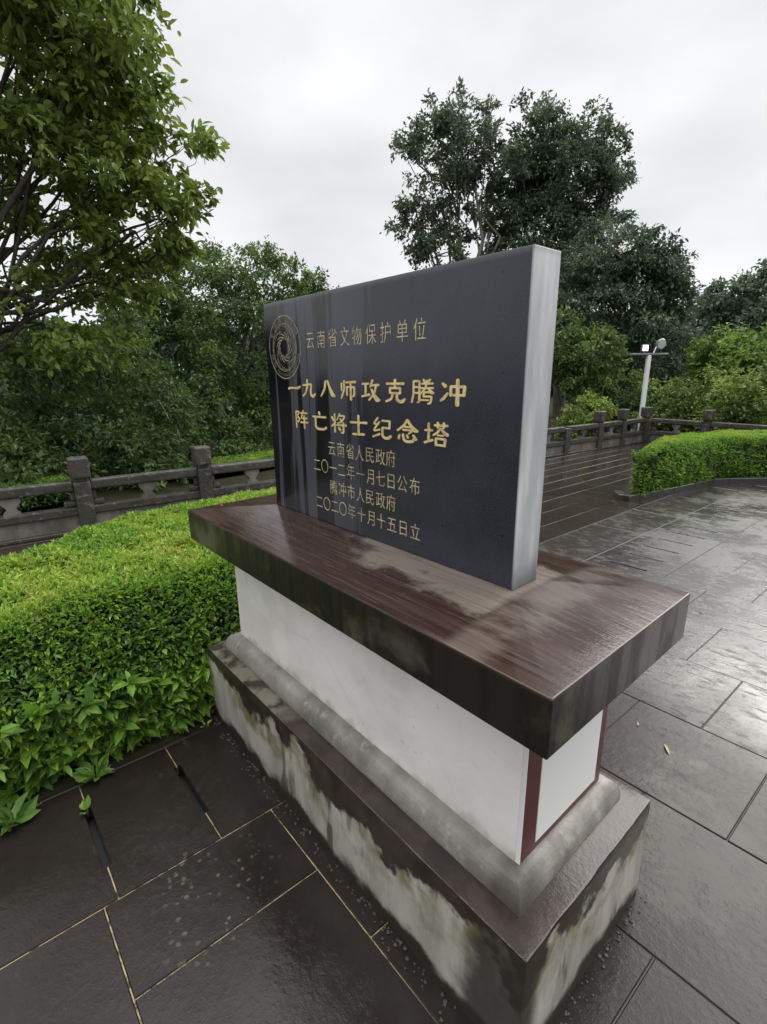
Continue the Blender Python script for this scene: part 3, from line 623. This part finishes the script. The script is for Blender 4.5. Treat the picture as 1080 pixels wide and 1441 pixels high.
def hedge(name, label, poly, H, slope, nt, ns, ltop, lside, roundr=.16, sm=2, sprig=0, tonebias=0., kind=None, group=None):
    """clipped hedge: a leafy shell over a dark core; slope = how far the top edge is set back from the foot"""
    poly = smooth_poly(poly, sm); root = empty(name, (0, 0, 0), label, 'hedge', group)
    lo, hi = poly.min(0), poly.max(0)
    def height(P):
        d = pdist(poly, P); e = np.clip(d/(slope+roundr), 0, 1); h = H*(.52+.48*np.sin(e*math.pi/2)**.9) if slope > .1 else H*(.78+.22*np.sqrt(np.clip(1-(1-np.clip(d/roundr, 0, 1))**2, 0, 1)))
        return h+vnoise(P, 5, 3)*.020+vnoise(P, 15, 4)*.014+vnoise(P, 38, 9)*.007
    # core
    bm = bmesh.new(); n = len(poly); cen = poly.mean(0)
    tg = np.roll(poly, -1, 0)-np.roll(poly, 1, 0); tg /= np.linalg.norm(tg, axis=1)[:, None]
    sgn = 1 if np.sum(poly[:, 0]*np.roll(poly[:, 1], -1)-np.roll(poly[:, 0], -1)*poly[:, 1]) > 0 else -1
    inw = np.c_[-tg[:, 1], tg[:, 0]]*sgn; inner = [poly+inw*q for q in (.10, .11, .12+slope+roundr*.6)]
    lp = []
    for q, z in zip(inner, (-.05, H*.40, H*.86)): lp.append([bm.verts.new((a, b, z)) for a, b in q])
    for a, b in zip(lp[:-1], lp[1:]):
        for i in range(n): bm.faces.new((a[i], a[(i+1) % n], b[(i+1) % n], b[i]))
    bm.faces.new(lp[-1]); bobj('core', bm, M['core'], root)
    # shoulder leaves (the steep rounded edge)
    seg = np.roll(poly, -1, 0)-poly; sl = np.hypot(seg[:, 0], seg[:, 1]); cs = np.r_[0, np.cumsum(sl)]
    area = .5*np.sum(poly[:, 0]*np.roll(poly[:, 1], -1)-np.roll(poly[:, 0], -1)*poly[:, 1]); sg_ = 1 if area > 0 else -1
    nsh = int(ns*1.3); s_ = rng.random(nsh)*cs[-1]; i_ = np.clip(np.searchsorted(cs, s_)-1, 0, n-1); t_ = (s_-cs[i_])/sl[i_]
    nn_ = np.c_[seg[i_][:, 1], -seg[i_][:, 0]]/sl[i_][:, None]*sg_; dd = rng.random(nsh)*(slope+roundr)
    Ps = poly[i_]+seg[i_]*t_[:, None]-nn_*dd[:, None]; zs = height(Ps); e1 = 1e-2; gr = np.clip((height(Ps-nn_*e1)-zs)/e1, 0, 3)
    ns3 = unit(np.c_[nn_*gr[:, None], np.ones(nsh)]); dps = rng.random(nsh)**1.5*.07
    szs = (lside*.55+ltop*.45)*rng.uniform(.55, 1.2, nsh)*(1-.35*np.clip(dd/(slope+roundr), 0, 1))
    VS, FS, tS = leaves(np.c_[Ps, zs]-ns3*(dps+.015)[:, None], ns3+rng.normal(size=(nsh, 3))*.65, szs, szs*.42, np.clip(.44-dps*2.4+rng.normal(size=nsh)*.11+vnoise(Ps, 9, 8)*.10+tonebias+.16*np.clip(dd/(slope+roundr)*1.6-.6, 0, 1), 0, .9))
    # top leaves
    P = rng.uniform(lo, hi, size=(nt*3, 2)); P = P[inside(poly, P)][:nt]; z = height(P)
    e = 1e-2; gx = (height(P+[e, 0])-z)/e; gy = (height(P+[0, e])-z)/e
    nrm = unit(np.c_[-np.clip(gx, -2, 2), -np.clip(gy, -2, 2), np.ones(len(P))])
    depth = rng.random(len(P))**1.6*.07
    hol = np.clip(vnoise(P, 30, 14)-.45, 0, 1)*.05; depth = depth+hol  # hollows: leaves sunk and darkened, shade painted into their tone
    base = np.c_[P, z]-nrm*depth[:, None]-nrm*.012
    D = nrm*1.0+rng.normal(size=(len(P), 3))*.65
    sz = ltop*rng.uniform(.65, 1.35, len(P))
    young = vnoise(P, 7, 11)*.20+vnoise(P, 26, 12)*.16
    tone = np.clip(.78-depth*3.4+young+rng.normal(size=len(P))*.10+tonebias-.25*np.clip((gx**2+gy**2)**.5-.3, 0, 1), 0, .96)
    red = (rng.random(len(P)) < .012+.05*(vnoise(P, 3, 21) > .55)); tone[red] = 1.0
    V1, F1, t1 = leaves(base, D, sz, sz*.42, tone)
    # side leaves
    seg = np.roll(poly, -1, 0)-poly; sl = np.hypot(seg[:, 0], seg[:, 1]); cs = np.r_[0, np.cumsum(sl)]
    s = rng.random(ns)*cs[-1]; i = np.clip(np.searchsorted(cs, s)-1, 0, n-1); t = (s-cs[i])/sl[i]
    B = poly[i]+seg[i]*t[:, None]; nn = np.c_[seg[i][:, 1], -seg[i][:, 0]]/sl[i][:, None]
    area = .5*np.sum(poly[:, 0]*np.roll(poly[:, 1], -1)-np.roll(poly[:, 0], -1)*poly[:, 1]); nn *= 1 if area > 0 else -1
    zt = H*(.56 if slope > .1 else .90); zz = rng.random(ns)*zt
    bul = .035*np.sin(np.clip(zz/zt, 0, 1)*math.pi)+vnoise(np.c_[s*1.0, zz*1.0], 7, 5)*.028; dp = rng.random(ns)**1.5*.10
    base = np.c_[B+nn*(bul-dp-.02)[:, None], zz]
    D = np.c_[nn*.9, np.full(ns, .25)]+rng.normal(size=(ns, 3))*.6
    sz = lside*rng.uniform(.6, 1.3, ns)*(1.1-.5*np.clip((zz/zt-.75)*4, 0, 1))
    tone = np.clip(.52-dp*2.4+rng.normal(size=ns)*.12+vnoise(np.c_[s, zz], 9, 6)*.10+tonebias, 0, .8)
    res = [leaves(base, D, sz, sz*.42, tone, six=True)]
    if sprig:                                             # fresh rosettes leaning out over the paving
        for _ in range(sprig):
            q = rng.integers(ns); c = np.r_[B[q]+nn[q]*rng.uniform(.0, .07), rng.uniform(.03, zt*.95)]; mN = rng.integers(7, 13)
            ax = unit(np.r_[nn[q]*.8, .6][None, :]+rng.normal(size=(1, 3))*.3)[0]
            D2 = unit(rng.normal(size=(mN, 3)))*.9+ax*.75; sz2 = lside*rng.uniform(.85, 1.5, mN)
            res.append(leaves(np.tile(c, (mN, 1)), D2, sz2, sz2*.40, np.clip(rng.uniform(.45, .66)+rng.normal(size=mN)*.04, 0, .9), six=True))
    V = [V1, VS]; F3 = [F1, FS+len(V1)]; F4 = []; T3 = [t1, tS]; T4 = []; off = len(V1)+len(VS)
    for v, (a, b), t in res:
        V.append(v); F4.append(a+off); F3.append(b+off); h = len(t)//2; T4.append(t[:h]); T3.append(t[h:]); off += len(v)
    me = npmesh('foliage', np.concatenate(V), [np.concatenate(F3), np.concatenate(F4)], np.concatenate(T3+T4))
    link('foliage', me, M['hedge'], root); return root
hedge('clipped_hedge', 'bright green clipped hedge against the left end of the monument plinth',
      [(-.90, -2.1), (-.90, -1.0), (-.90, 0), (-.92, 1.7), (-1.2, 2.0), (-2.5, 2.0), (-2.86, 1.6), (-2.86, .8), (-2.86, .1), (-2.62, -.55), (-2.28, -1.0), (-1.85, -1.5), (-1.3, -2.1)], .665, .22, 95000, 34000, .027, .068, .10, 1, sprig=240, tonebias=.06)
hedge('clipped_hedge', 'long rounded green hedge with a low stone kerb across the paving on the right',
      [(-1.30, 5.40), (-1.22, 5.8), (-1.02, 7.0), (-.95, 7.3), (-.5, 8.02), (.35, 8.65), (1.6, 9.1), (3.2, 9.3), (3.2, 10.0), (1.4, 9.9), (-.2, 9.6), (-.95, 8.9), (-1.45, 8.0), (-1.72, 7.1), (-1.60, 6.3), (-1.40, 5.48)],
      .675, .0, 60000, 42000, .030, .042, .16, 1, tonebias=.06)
# kerb along the right hedge, as one curved stone edging
bm = bmesh.new(); kp = [(-1.38, 5.28), (-1.18, 6.2), (-1.0, 7.2), (-.86, 7.4), (-.42, 7.93), (.4, 8.52), (1.6, 8.97), (3.2, 9.17)]
for (ax, ay), (bx, by) in zip(kp[:-1], kp[1:]):
    l = math.hypot(bx-ax, by-ay); box(bm, ((ax+bx)/2, (ay+by)/2, .035), (l, .10, .10), math.atan2(by-ay, bx-ax), bev=.008)
box(bm, (-1.50, 5.38, .035), (.26, .10, .10), .06+2.2, bev=.008)
tag(bobj('kerb', bm, M['kerb']), kind='structure')
bm = bmesh.new(); 
for poly in ([(-1.36, 5.35), (-1.0, 7.25), (-1.3, 7.7), (-1.62, 7.6), (-1.66, 6.3), (-1.42, 5.4)], [(-.98, 7.3), (-.45, 7.98), (.4, 8.57), (3.2, 9.22), (3.2, 10.1), (-.3, 9.7), (-1.3, 8.0)], [(-.83, -2.3), (-.80, 1.8), (-2.9, 2.1), (-2.9, 0), (-1.3, -2.3)]):
    bm.faces.new([bm.verts.new((a, b, .0045)) for a, b in poly])
tag(bobj('planting_bed', bm, M['soil']), kind='structure')

# ------------------------------------------------------------------ lamp post
lb = px(901, 600, 13.5); lb[2] = -.12; lt = px(914, 500, 13.5)
lamp = empty('lamp_post', tuple(lb), 'white lamp post with square and round floodlights behind the balustrade', 'lamp post')
hL = lt[2]+.12; vx = np.array([CR[0], CR[1], 0])/math.hypot(CR[0], CR[1]); ra = math.atan2(vx[1], vx[0])
bm = bmesh.new(); box(bm, (0, 0, hL/2), (.088, .088, hL), ra, bev=.010); box(bm, (0, 0, .02), (.3, .3, .04), ra); bobj('pole', bm, M['lamp_white'], lamp)
bm = bmesh.new(); box(bm, (0, 0, hL+.025), (.86, .08, .045), ra, bev=.008); bobj('crossbar', bm, M['lamp_grey'], lamp)
fl = -.12
bm = bmesh.new(); box(bm, (vx[0]*fl, vx[1]*fl, hL+.16), (.15, .08, .15), ra, bev=.015); box(bm, (vx[0]*fl, vx[1]*fl, hL+.07), (.03, .03, .08), ra); h1 = bobj('square_floodlight', bm, M['lamp_grey'], lamp)
bm = bmesh.new(); fy = np.array([vx[1], -vx[0], 0]); box(bm, (vx[0]*fl+fy[0]*.043, vx[1]*fl+fy[1]*.043, hL+.16), (.125, .006, .125), ra); bobj('light_panel', bm, M['lamp_lit'], h1)
t = Tubes(); c0 = vx*.10+np.array([0, 0, hL+.05]); c1 = vx*.20+np.array([0, 0, hL+.21])
t.add([c0, c0*.6+c1*.4+np.array([0, 0, .06]), c1], [.014]*3); ar = link('bent_arm', t.mesh('bent_arm'), M['lamp_white'], lamp)
def disc(name, c, r, th, mat, par, nv):
    bm = bmesh.new(); bmesh.ops.create_cone(bm, cap_ends=True, segments=28, radius1=r, radius2=r*.86, depth=th)
    q = Vector(nv).to_track_quat('Z', 'Y').to_matrix().to_4x4(); bmesh.ops.transform(bm, matrix=Matrix.Translation(Vector(c))@q, verts=bm.verts); return bobj(name, bm, mat, par)
nv = fy*.9+vx*.1+np.array([0, 0, -.25]); nv /= np.linalg.norm(nv)
h2 = disc('round_floodlight', c1+vx*.05+np.array([0, 0, .03]), .125, .05, M['lamp_grey'], lamp, nv)
disc('glass', c1+vx*.05+np.array([0, 0, .03])+nv*.026, .100, .006, M['lamp_glass'], h2, nv)

# ------------------------------------------------------------------ trees and shrubs
DENS, SPRAY = 1.5, 2.3
def tree(name, label, base, lobes, mat, leaf, dens, cat='tree', six=False, group=None, bark='bark', limb=1.0, tr=.14, trunk=True, spray=.5, flat_=.55, tone0=.45, arcs=(), fork=.35):
    """lobes: (u, v, ru, rv, distance[, density]); each is a rounded mass of leafy sprays at its own distance"""
    base = np.array(base, float); root = empty(name, tuple(base), label, cat, group)
    Vs, Fs, Ts, n = [], [], [], 0; tb = Tubes(); cents = []
    for lb in lobes:
        u, v, ru, rv, d = lb[:5]; dm = lb[5] if len(lb) > 5 else 1.
        c = px(u, v, d); k = np.linalg.norm(c-CAM)/FPX*.93; rx, rz = ru*k, rv*k; ry = (rx+rz)*.5
        cents.append((c, rx, ry, rz))
        rc = (rx*rz)**.5*.27+.10; nc = int(max(8, DENS*dens*dm*1.15*(rx*ry+rx*rz+ry*rz)/rc**2))
        g = unit(rng.normal(size=(nc, 3))); rad = rng.uniform(.35, 1.06, nc)**.6
        cc = c+g*rad[:, None]*np.array([rx, ry, rz])*.93
        tone_c = np.clip(tone0+rng.normal(size=nc)*.16, 0, 1)
        for q, tc_ in zip(cc, tone_c):
            r = rc*rng.uniform(.55, 1.25); nl = min(int(SPRAY*26*(r/leaf)**1.35*spray)+8, 900)
            out_ = (q-c); out_ /= (np.linalg.norm(out_)+1e-6)
            # several twigs fan out of the clump, leaves ranged along each
            nt_ = max(3, nl//11); td = unit(rng.normal(size=(nt_, 3))*np.array([1, 1, flat_])+out_*.8+np.array([0, 0, .15]))
            ti = rng.integers(nt_, size=nl); s = rng.random(nl)**.7
            P = q+td[ti]*(s*r)[:, None]+rng.normal(size=(nl, 3))*leaf*.42+np.array([0, 0, -.10])*(s**2*r)[:, None]
            D = td[ti]*.7+rng.normal(size=(nl, 3))*.6+np.array([0, 0, -.35])
            sz = leaf*rng.uniform(.6, 1.25, nl)
            v_, f_, t_ = leaves(P, D, sz, sz*.52, np.clip(tc_+rng.normal(size=nl)*.13, 0, 1), fold=.14, six=six)
            if six: f_ = np.concatenate([f_[0][:, [0, 1, 2]], f_[0][:, [0, 2, 3]], f_[1]]); h_ = len(t_)//4; t_ = np.concatenate([t_[:h_*2], t_[:h_*2], t_[h_*2:]])
            Vs.append(v_); Fs.append(f_+n); Ts.append(t_); n += len(v_)
        for q in cc[: max(3, int(nc*.3*limb))]:
            if trunk: cents.append((q, 0, 0, 0))
    me = npmesh('crown', np.concatenate(Vs), np.concatenate(Fs), np.concatenate(Ts)); link('crown', me, mat, root).location = tuple(-base)
    if trunk:
        top = np.mean([c for c, a, b, e in cents if a > 0], 0); hfork = base+(np.array([base[0]*.8+top[0]*.2, base[1]*.8+top[1]*.2, top[2]])-base)*fork
        tb.add([base-np.array([0, 0, .1]), base*.6+hfork*.4+rng.normal(size=3)*.05, hfork], [tr*1.25, tr*1.0, tr*.85], 9)
        mains = [x for x in cents if x[1] > 0]
        for c, rx, ry, rz in mains:
            mid = hfork*.5+c*.5+np.array([0, 0, -.15*rz])+rng.normal(size=3)*.12
            jit = np.linalg.norm(c-hfork)*.055; st_ = hfork+(base-hfork)*rng.uniform(-.12, .30)
            K = [st_, st_*.72+mid*.28+rng.normal(size=3)*jit, mid+rng.normal(size=3)*jit, mid*.45+c*.55+rng.normal(size=3)*jit, c]
            sc_ = rng.uniform(.7, 1.15); tb.add(K, np.array([.58, .46, .34, .24, .12])*tr*sc_, 7)
        mc = np.array([x[0] for x in mains])
        for c, rx, ry, rz in cents:
            if rx == 0:
                j = np.argmin(np.linalg.norm(mc-c, axis=1)); o = mc[j]*rng.uniform(.45, 1)+hfork*0; o = mc[j]*.6+hfork*.4 if rng.random() < .4 else mc[j]
                mid = (o+c)/2+rng.normal(size=3)*.08-np.array([0, 0, .06])
                tb.add([o, mid, c], [tr*.20, tr*.12, tr*.04], 5)
        for pts, d, r0 in arcs:
            A = np.array([px(a, b, d+o_) for a, b, o_ in pts]); tt = np.linspace(0, len(A)-1, 4*len(A)); i0 = np.minimum(tt.astype(int), len(A)-2); f = (tt-i0)[:, None]
            Q = A[i0]*(1-f)+A[i0+1]*f; Q[1:-1] = (Q[:-2]+2*Q[1:-1]+Q[2:])/4+rng.normal(size=(len(Q)-2, 3))*.012
            tb.add(Q, np.linspace(r0, r0*.2, len(Q))*.6, 6)
        link('trunk', tb.mesh('trunk'), M[bark], root).location = tuple(-base)
    return root
def foot(u, d, z=-.12):
    p = px(u, 560, d); p[2] = z; return p
tree('broadleaf_tree', 'tall spreading tree with arching bare-stemmed branches at the upper left', foot(-90, 9.2),
     [(30, 30, 100, 75, 8.6), (-90, 110, 150, 140, 9.4), (150, 95, 75, 62, 8.6), (95, 160, 110, 80, 8.8), (220, 205, 72, 42, 8.4, .9), (40, 260, 120, 80, 9.0), (150, 255, 90, 48, 8.6, .9), (255, 288, 42, 16, 8.4, .55), (190, 325, 60, 26, 8.5, .35), (235, 345, 34, 16, 8.6, .5), (70, 350, 110, 50, 9, .4), (140, 395, 80, 38, 9.1, .35), (215, 385, 36, 22, 9.1, .4), (-60, 380, 150, 130, 9.6, .8), (60, -120, 150, 110, 8.2, .6), (190, -40, 60, 40, 8.2, .3), (-120, -100, 140, 150, 8.6, .6), (60, 455, 120, 60, 9.4, .55)],
     M['leaf_a'], .135, .54, bark='bark', tr=.085, limb=1.7, spray=.46, flat_=.25, six=True, tone0=.60, fork=.52,
     arcs=[([(-60, 560, 0), (20, 470, 0), (95, 375, -.2), (170, 325, -.4), (240, 305, -.6), (300, 288, -.7)], 9.0, .055), ([(95, 375, -.2), (150, 300, -.3), (205, 255, -.4), (262, 205, -.5)], 9.0, .035),
           ([(-40, 500, 0), (60, 430, .1), (150, 400, .1), (215, 375, 0), (262, 345, 0)], 9.2, .04), ([(170, 325, -.4), (215, 345, -.4), (255, 352, -.5)], 9.0, .02), ([(150, 400, .1), (190, 420, .1), (215, 440, .1)], 9.2, .018),
           ([(-60, 430, 0), (40, 330, 0), (110, 240, 0), (160, 150, 0), (200, 90, 0)], 9.0, .05), ([(205, 255, -.4), (250, 250, -.5), (285, 215, -.5)], 8.9, .018), ([(20, 470, 0), (60, 350, .2), (90, 270, .2)], 9.2, .035)])
tree('understory_tree', 'dark shady tree low on the left beyond the mossy balustrade', foot(60, 10.5),
     [(40, 560, 120, 80, 10.3), (140, 530, 85, 80, 10.8), (-60, 560, 120, 120, 10), (110, 610, 90, 55, 9.8), (200, 590, 60, 70, 11.4), (20, 640, 80, 40, 9.6)],
     M['leaf_b'], .11, .75, tr=.12, spray=.42, tone0=.42)
tree('bushy_tree', 'round bushy green tree just left of the black tablet', foot(330, 15.5),
     [(345, 388, 58, 50, 15.5), (392, 412, 42, 50, 15.8), (300, 420, 52, 60, 15.2), (350, 500, 78, 80, 15), (310, 560, 70, 70, 14.6), (390, 560, 60, 80, 15.2), (345, 620, 70, 45, 14.2)],
     M['leaf_b'], .12, .74, tr=.15, spray=.42, tone0=.55)
tree('bushy_tree', 'narrower bushy tree between the arching tree and the round one', foot(235, 13.5),
     [(245, 392, 46, 46, 13.5), (205, 420, 40, 44, 13.6), (225, 470, 62, 66, 13.2), (265, 520, 60, 70, 13), (205, 545, 60, 60, 13), (250, 600, 70, 50, 12.5)],
     M['leaf_b'], .12, .72, tr=.12, spray=.42, tone0=.48)
tree('distant_tree', 'small distant treetop peeping above the left end of the tablet', foot(440, 30), [(443, 402, 15, 18, 30), (432, 440, 24, 30, 30), (470, 430, 30, 30, 31)], M['leaf_b'], .2, .9, tr=.2, spray=.5, tone0=.6)
tree('airy_tree', 'tall thin-crowned tree showing forked pale stems above the tablet', foot(655, 19.5),
     [(640, 195, 48, 46, 19.5), (605, 245, 48, 55, 19.2), (680, 215, 42, 45, 19.8), (590, 320, 34, 36, 19.2, .8), (640, 300, 40, 45, 19.5, .5), (615, 360, 45, 26, 19, .7), (690, 300, 36, 52, 20, .55)],
     M['leaf_c'], .155, .78, bark='pale_bark', tr=.17, spray=.40, tone0=.55, limb=1.4, fork=.42)
tree('evergreen_tree', 'tall dark many-lobed tree rising behind the right end of the tablet', foot(790, 21),
     [(765, 200, 48, 44, 21), (820, 215, 44, 40, 21.2), (855, 245, 26, 30, 21), (790, 275, 66, 52, 21), (730, 275, 42, 56, 20.6), (760, 350, 72, 60, 20.6), (820, 340, 50, 52, 21)],
     M['leaf_c'], .155, 1.02, tr=.22, spray=.45, tone0=.45)
tree('evergreen_tree', 'dense dark tree with a stepped outline just left of the lamp post', foot(870, 18),
     [(870, 360, 60, 42, 18), (915, 385, 40, 42, 18.2), (935, 430, 28, 38, 18), (880, 430, 70, 60, 18), (820, 430, 52, 70, 18), (905, 490, 56, 40, 17.6), (840, 500, 50, 45, 17.5)],
     M['leaf_c'], .14, .98, tr=.2, spray=.45, tone0=.42)
tree('dome_tree', 'distant dark dome-shaped tree at the far right edge', foot(1065, 34),
     [(1060, 430, 60, 38, 34), (1100, 440, 70, 52, 34), (1020, 458, 42, 36, 33.5), (1060, 480, 80, 40, 33), (1120, 500, 60, 50, 34)],
     M['leaf_c'], .26, .9, tr=.3, spray=.5, tone0=.52)
tree('young_tree', 'fresh light green young tree to the right of the lamp post', foot(1030, 16.5),
     [(1030, 490, 40, 22, 16.5), (1060, 515, 42, 30, 16.3), (1000, 500, 24, 20, 16.8), (1075, 550, 40, 30, 16), (1020, 530, 40, 26, 16.2)],
     M['leaf_d'], .15, .75, tr=.07, spray=.42, tone0=.50)
tree('broadleaf_tree', 'mid-green tree with drooping sprays between tablet and lamp post', foot(835, 15),
     [(835, 495, 42, 34, 15), (805, 540, 40, 40, 14.8), (850, 545, 40, 34, 15), (780, 480, 40, 46, 15.4)],
     M['leaf_b'], .14, .8, tr=.09, spray=.42, tone0=.62)
SH = 'shrubs beyond the stone balustrade'
for lab, u, v, ru, rv, d, mt, t0 in (
    ('pale olive shrub at the balustrade right beside the tablet edge', 822, 585, 32, 26, 13.6, 'leaf_a', .70),
    ('grey-green shrub at the foot of the white lamp post', 945, 575, 44, 36, 14.2, 'leaf_a', .42),
    ('broad olive shrub above the far balustrade', 990, 560, 48, 42, 14.4, 'leaf_a', .50),
    ('rounded olive shrub at the right edge above the hedge', 1058, 578, 46, 36, 13.6, 'leaf_a', .45),
    ('dark shrub behind the balustrade posts near the lamp', 880, 565, 34, 36, 14.8, 'leaf_b', .35),
    ('tall dark shrub behind the far hedge end', 1120, 545, 60, 60, 15.5, 'leaf_b', .5),
    ('dark leafy shrub behind the leftmost balustrade rail', 30, 655, 70, 34, 8.6, 'leaf_b', .40),
    ('dark shrub filling the gap between the two left posts', 190, 640, 70, 40, 9.2, 'leaf_b', .42),
    ('dark shrub against the tablet left edge', 395, 635, 55, 45, 11.5, 'leaf_b', .36),
    ('shadowy shrub under the bushy tree', 300, 625, 50, 45, 12.0, 'leaf_b', .36)):
    tree('shrub', lab, foot(u, d), [(u, v, ru, rv, d), (u-ru*.5, v+rv*.5, ru*.7, rv*.7, d-.2), (u+ru*.5, v+rv*.5, ru*.7, rv*.7, d-.1)], M[mt], .105, .8, cat='shrub', group=SH, tr=.035, spray=.42, tone0=t0)
# far wood closing the view behind the single trees
Vs = []; Fs = []; Ts = []; n = 0
for az in np.arange(-25, 120, 1.6):
    d = rng.uniform(38, 46); hgt = rng.uniform(4.5, 6.5); a = R(az); c = np.array([CAM[0]-d*math.sin(a), CAM[1]+d*math.cos(a), 0])
    nl = 900; g = unit(rng.normal(size=(nl, 3))); P = c+g*np.array([1.3, 1.3, hgt*.55])*rng.uniform(.7, 1, (nl, 1))+np.array([0, 0, hgt*.45]); P[:, 2] = np.abs(P[:, 2])
    v_, f_, t_ = leaves(P, rng.normal(size=(nl, 3)), .55, .34, np.clip(.4+rng.normal(size=nl)*.15+rng.normal()*.1, 0, 1)); Vs.append(v_); Fs.append(f_+n); Ts.append(t_); n += len(v_)
tag(link('far_wood', npmesh('far_wood', np.concatenate(Vs), np.concatenate(Fs), np.concatenate(Ts)), M['leaf_c']), 'continuous dark wood far beyond the balustrade', 'woodland', kind='stuff')
# raised bed with a low hedge beyond the left balustrade
a0 = px(262, 690, 8.6); a1 = px(470, 690, 10.5); dv = (a1-a0)[:2]; L_ = np.hypot(*dv); dv /= L_; pn = np.array([-dv[1], dv[0]])
q = lambda s, t: tuple(a0[:2]+dv*s+pn*t)
zt = px(320, 662, 8.8)[2]
bm = bmesh.new(); c = q(L_/2, .1); box(bm, (c[0], c[1], (zt-.18)/2-.06), (L_, .22, zt-.18+.12), math.atan2(dv[1], dv[0]), bev=.01)
tag(bobj('retaining_wall', bm, M['stone']), 'low dark stone wall under a bright hedge beyond the left balustrade', 'wall')
hedge('low_hedge', 'soft bright green hedge on a low wall beyond the left balustrade', [q(0, .0), q(L_, .0), q(L_, 1.0), q(0, 1.0)], zt+.03, .0, 9000, 5000, .05, .06, .2, 2, tonebias=-.10)
b0 = px(20, 690, 7.6); b1 = px(130, 680, 8.0); dv2 = (b1-b0)[:2]; l2 = np.hypot(*dv2); dv2 /= l2; p2 = np.array([-dv2[1], dv2[0]])
q2 = lambda s, t: tuple(b0[:2]+dv2*s+p2*t)
hedge('low_hedge', 'low yellow-green hedge showing above the leftmost balustrade rail', [q2(0, 0), q2(l2, 0), q2(l2, .8), q2(0, .8)], px(80, 676, 7.9)[2], .0, 5000, 3000, .045, .06, .15, 2, tonebias=-.18)

# ------------------------------------------------------------------ small things on the paving
def sprig(name, label, x, y, nleaf, L, t0, z=0.0):
    ax = rng.random(nleaf)*6.28; D = np.c_[np.cos(ax), np.sin(ax), rng.uniform(.25, 1.1, nleaf)]; sz = L*rng.uniform(.7, 1.2, nleaf)
    P = np.tile((x, y, z), (nleaf, 1))+np.c_[np.cos(ax), np.sin(ax), np.zeros(nleaf)]*.006+np.array([0, 0, .01])
    v, (a, b), t = leaves(P, D, sz, sz*.5, np.clip(t0+rng.normal(size=nleaf)*.05, 0, .9), six=True); h = len(t)//2
    tag(link(name, npmesh(name, v, [a, b], t), M['hedge']), label, 'weed')
sprig('weed', 'tiny green weed sprouting from a drain slot in the paving', shear(-.64, -.92), -.925, 7, .045, .60, -.005)
sprig('weed', 'small rosette of leaves growing at the foot of the left hedge', -.80, -.86, 16, .085, .52)
sprig('weed', 'leafy tuft at the lower left edge of the photo beside the hedge', -.76, -1.14, 18, .095, .48)
sprig('weed', 'yellowish sprig at the corner where hedge meets plinth', -.80, -.395, 6, .03, .85)
def dead(name, label, x, y, L, a, mat, z=.004, wd=.4):
    v, (p, q_), t = leaves(np.array([[x, y, z]]), np.array([[math.cos(a), math.sin(a), .10]]), L, L*wd, np.array([.5]), nrm=np.array([[.05, .1, 1.]]), six=True)
    tag(link(name, npmesh(name, v, [p, q_], t), mat), label, 'fallen leaf')
dead('fallen_leaf', 'curled brown dead leaf lying beneath the hedge edge', -.83, -.93, .075, 2.2, M['dead_leaf'])
dead('fallen_leaf', 'reddish brown dead leaf beside the curled one under the hedge', -.86, -.87, .06, .8, M['dead_leaf'])
dead('fallen_leaf', 'pale thin leaf blade lying on wet paving right of the plinth', .665, 1.09, .07, -.9, M['straw'], wd=.18)
dead('fallen_leaf', 'short straw fragment on the paving by the pale leaf blade', .54, 1.12, .035, 2.0, M['straw'], wd=.2)
dead('petal', 'tiny red petal on the far left edge of the brown cap', -.80, -.22, .014, .5, M['petal'], z=1.052, wd=.7)

bm = bmesh.new()
for i in range(260):
    t = random.random(); side = random.random() < .72
    off = abs(random.gauss(0, .022))+.003
    x, y = (-.87+1.74*t, -.329-off) if side else (.876+off, -.325+.65*t)
    r = random.uniform(.0015, .0055); g = bmesh.ops.create_icosphere(bm, subdivisions=1, radius=r)
    for v in g['verts']: v.co = Vector((v.co.x*random.uniform(.7, 1.5)+x, v.co.y*random.uniform(.7, 1.5)+y, v.co.z*.55+r*.3))
m = Mat('grit'); gm = m.set(m.mix(m.noise(40, 2), (.014, .012, .010), (.06, .052, .040)), .6)
tag(bobj('grit', bm, gm), 'dark grit and flakes of paint collected along the foot of the plinth', 'grit', kind='stuff')

lt_ = [(.95, 2.2, .05, .3), (1.35, 2.9, .045, 1.9), (.35, 2.6, .04, 2.7), (1.9, 3.6, .05, .9), (-.35, 4.4, .05, 2.2), (.9, 4.6, .05, 1.2), (1.25, 1.45, .04, 2.9)]
for i, (x, y, L, a) in enumerate(lt_):
    dead('fallen_leaf', ('dark brown leaf lying on the bright wet slabs well beyond the cap', 'curled brown leaf near the right edge of the wet plaza', 'small brown leaf just past the right end of the cap', 'far brown leaf at the right edge of the wet plaza', 'brown leaf caught on the drain slots before the right hedge', 'tiny brown leaf in front of the right hedge kerb', 'short brown leaf right of the pale leaf blade')[i], x, y, L, a, M['dead_leaf'], wd=.45)
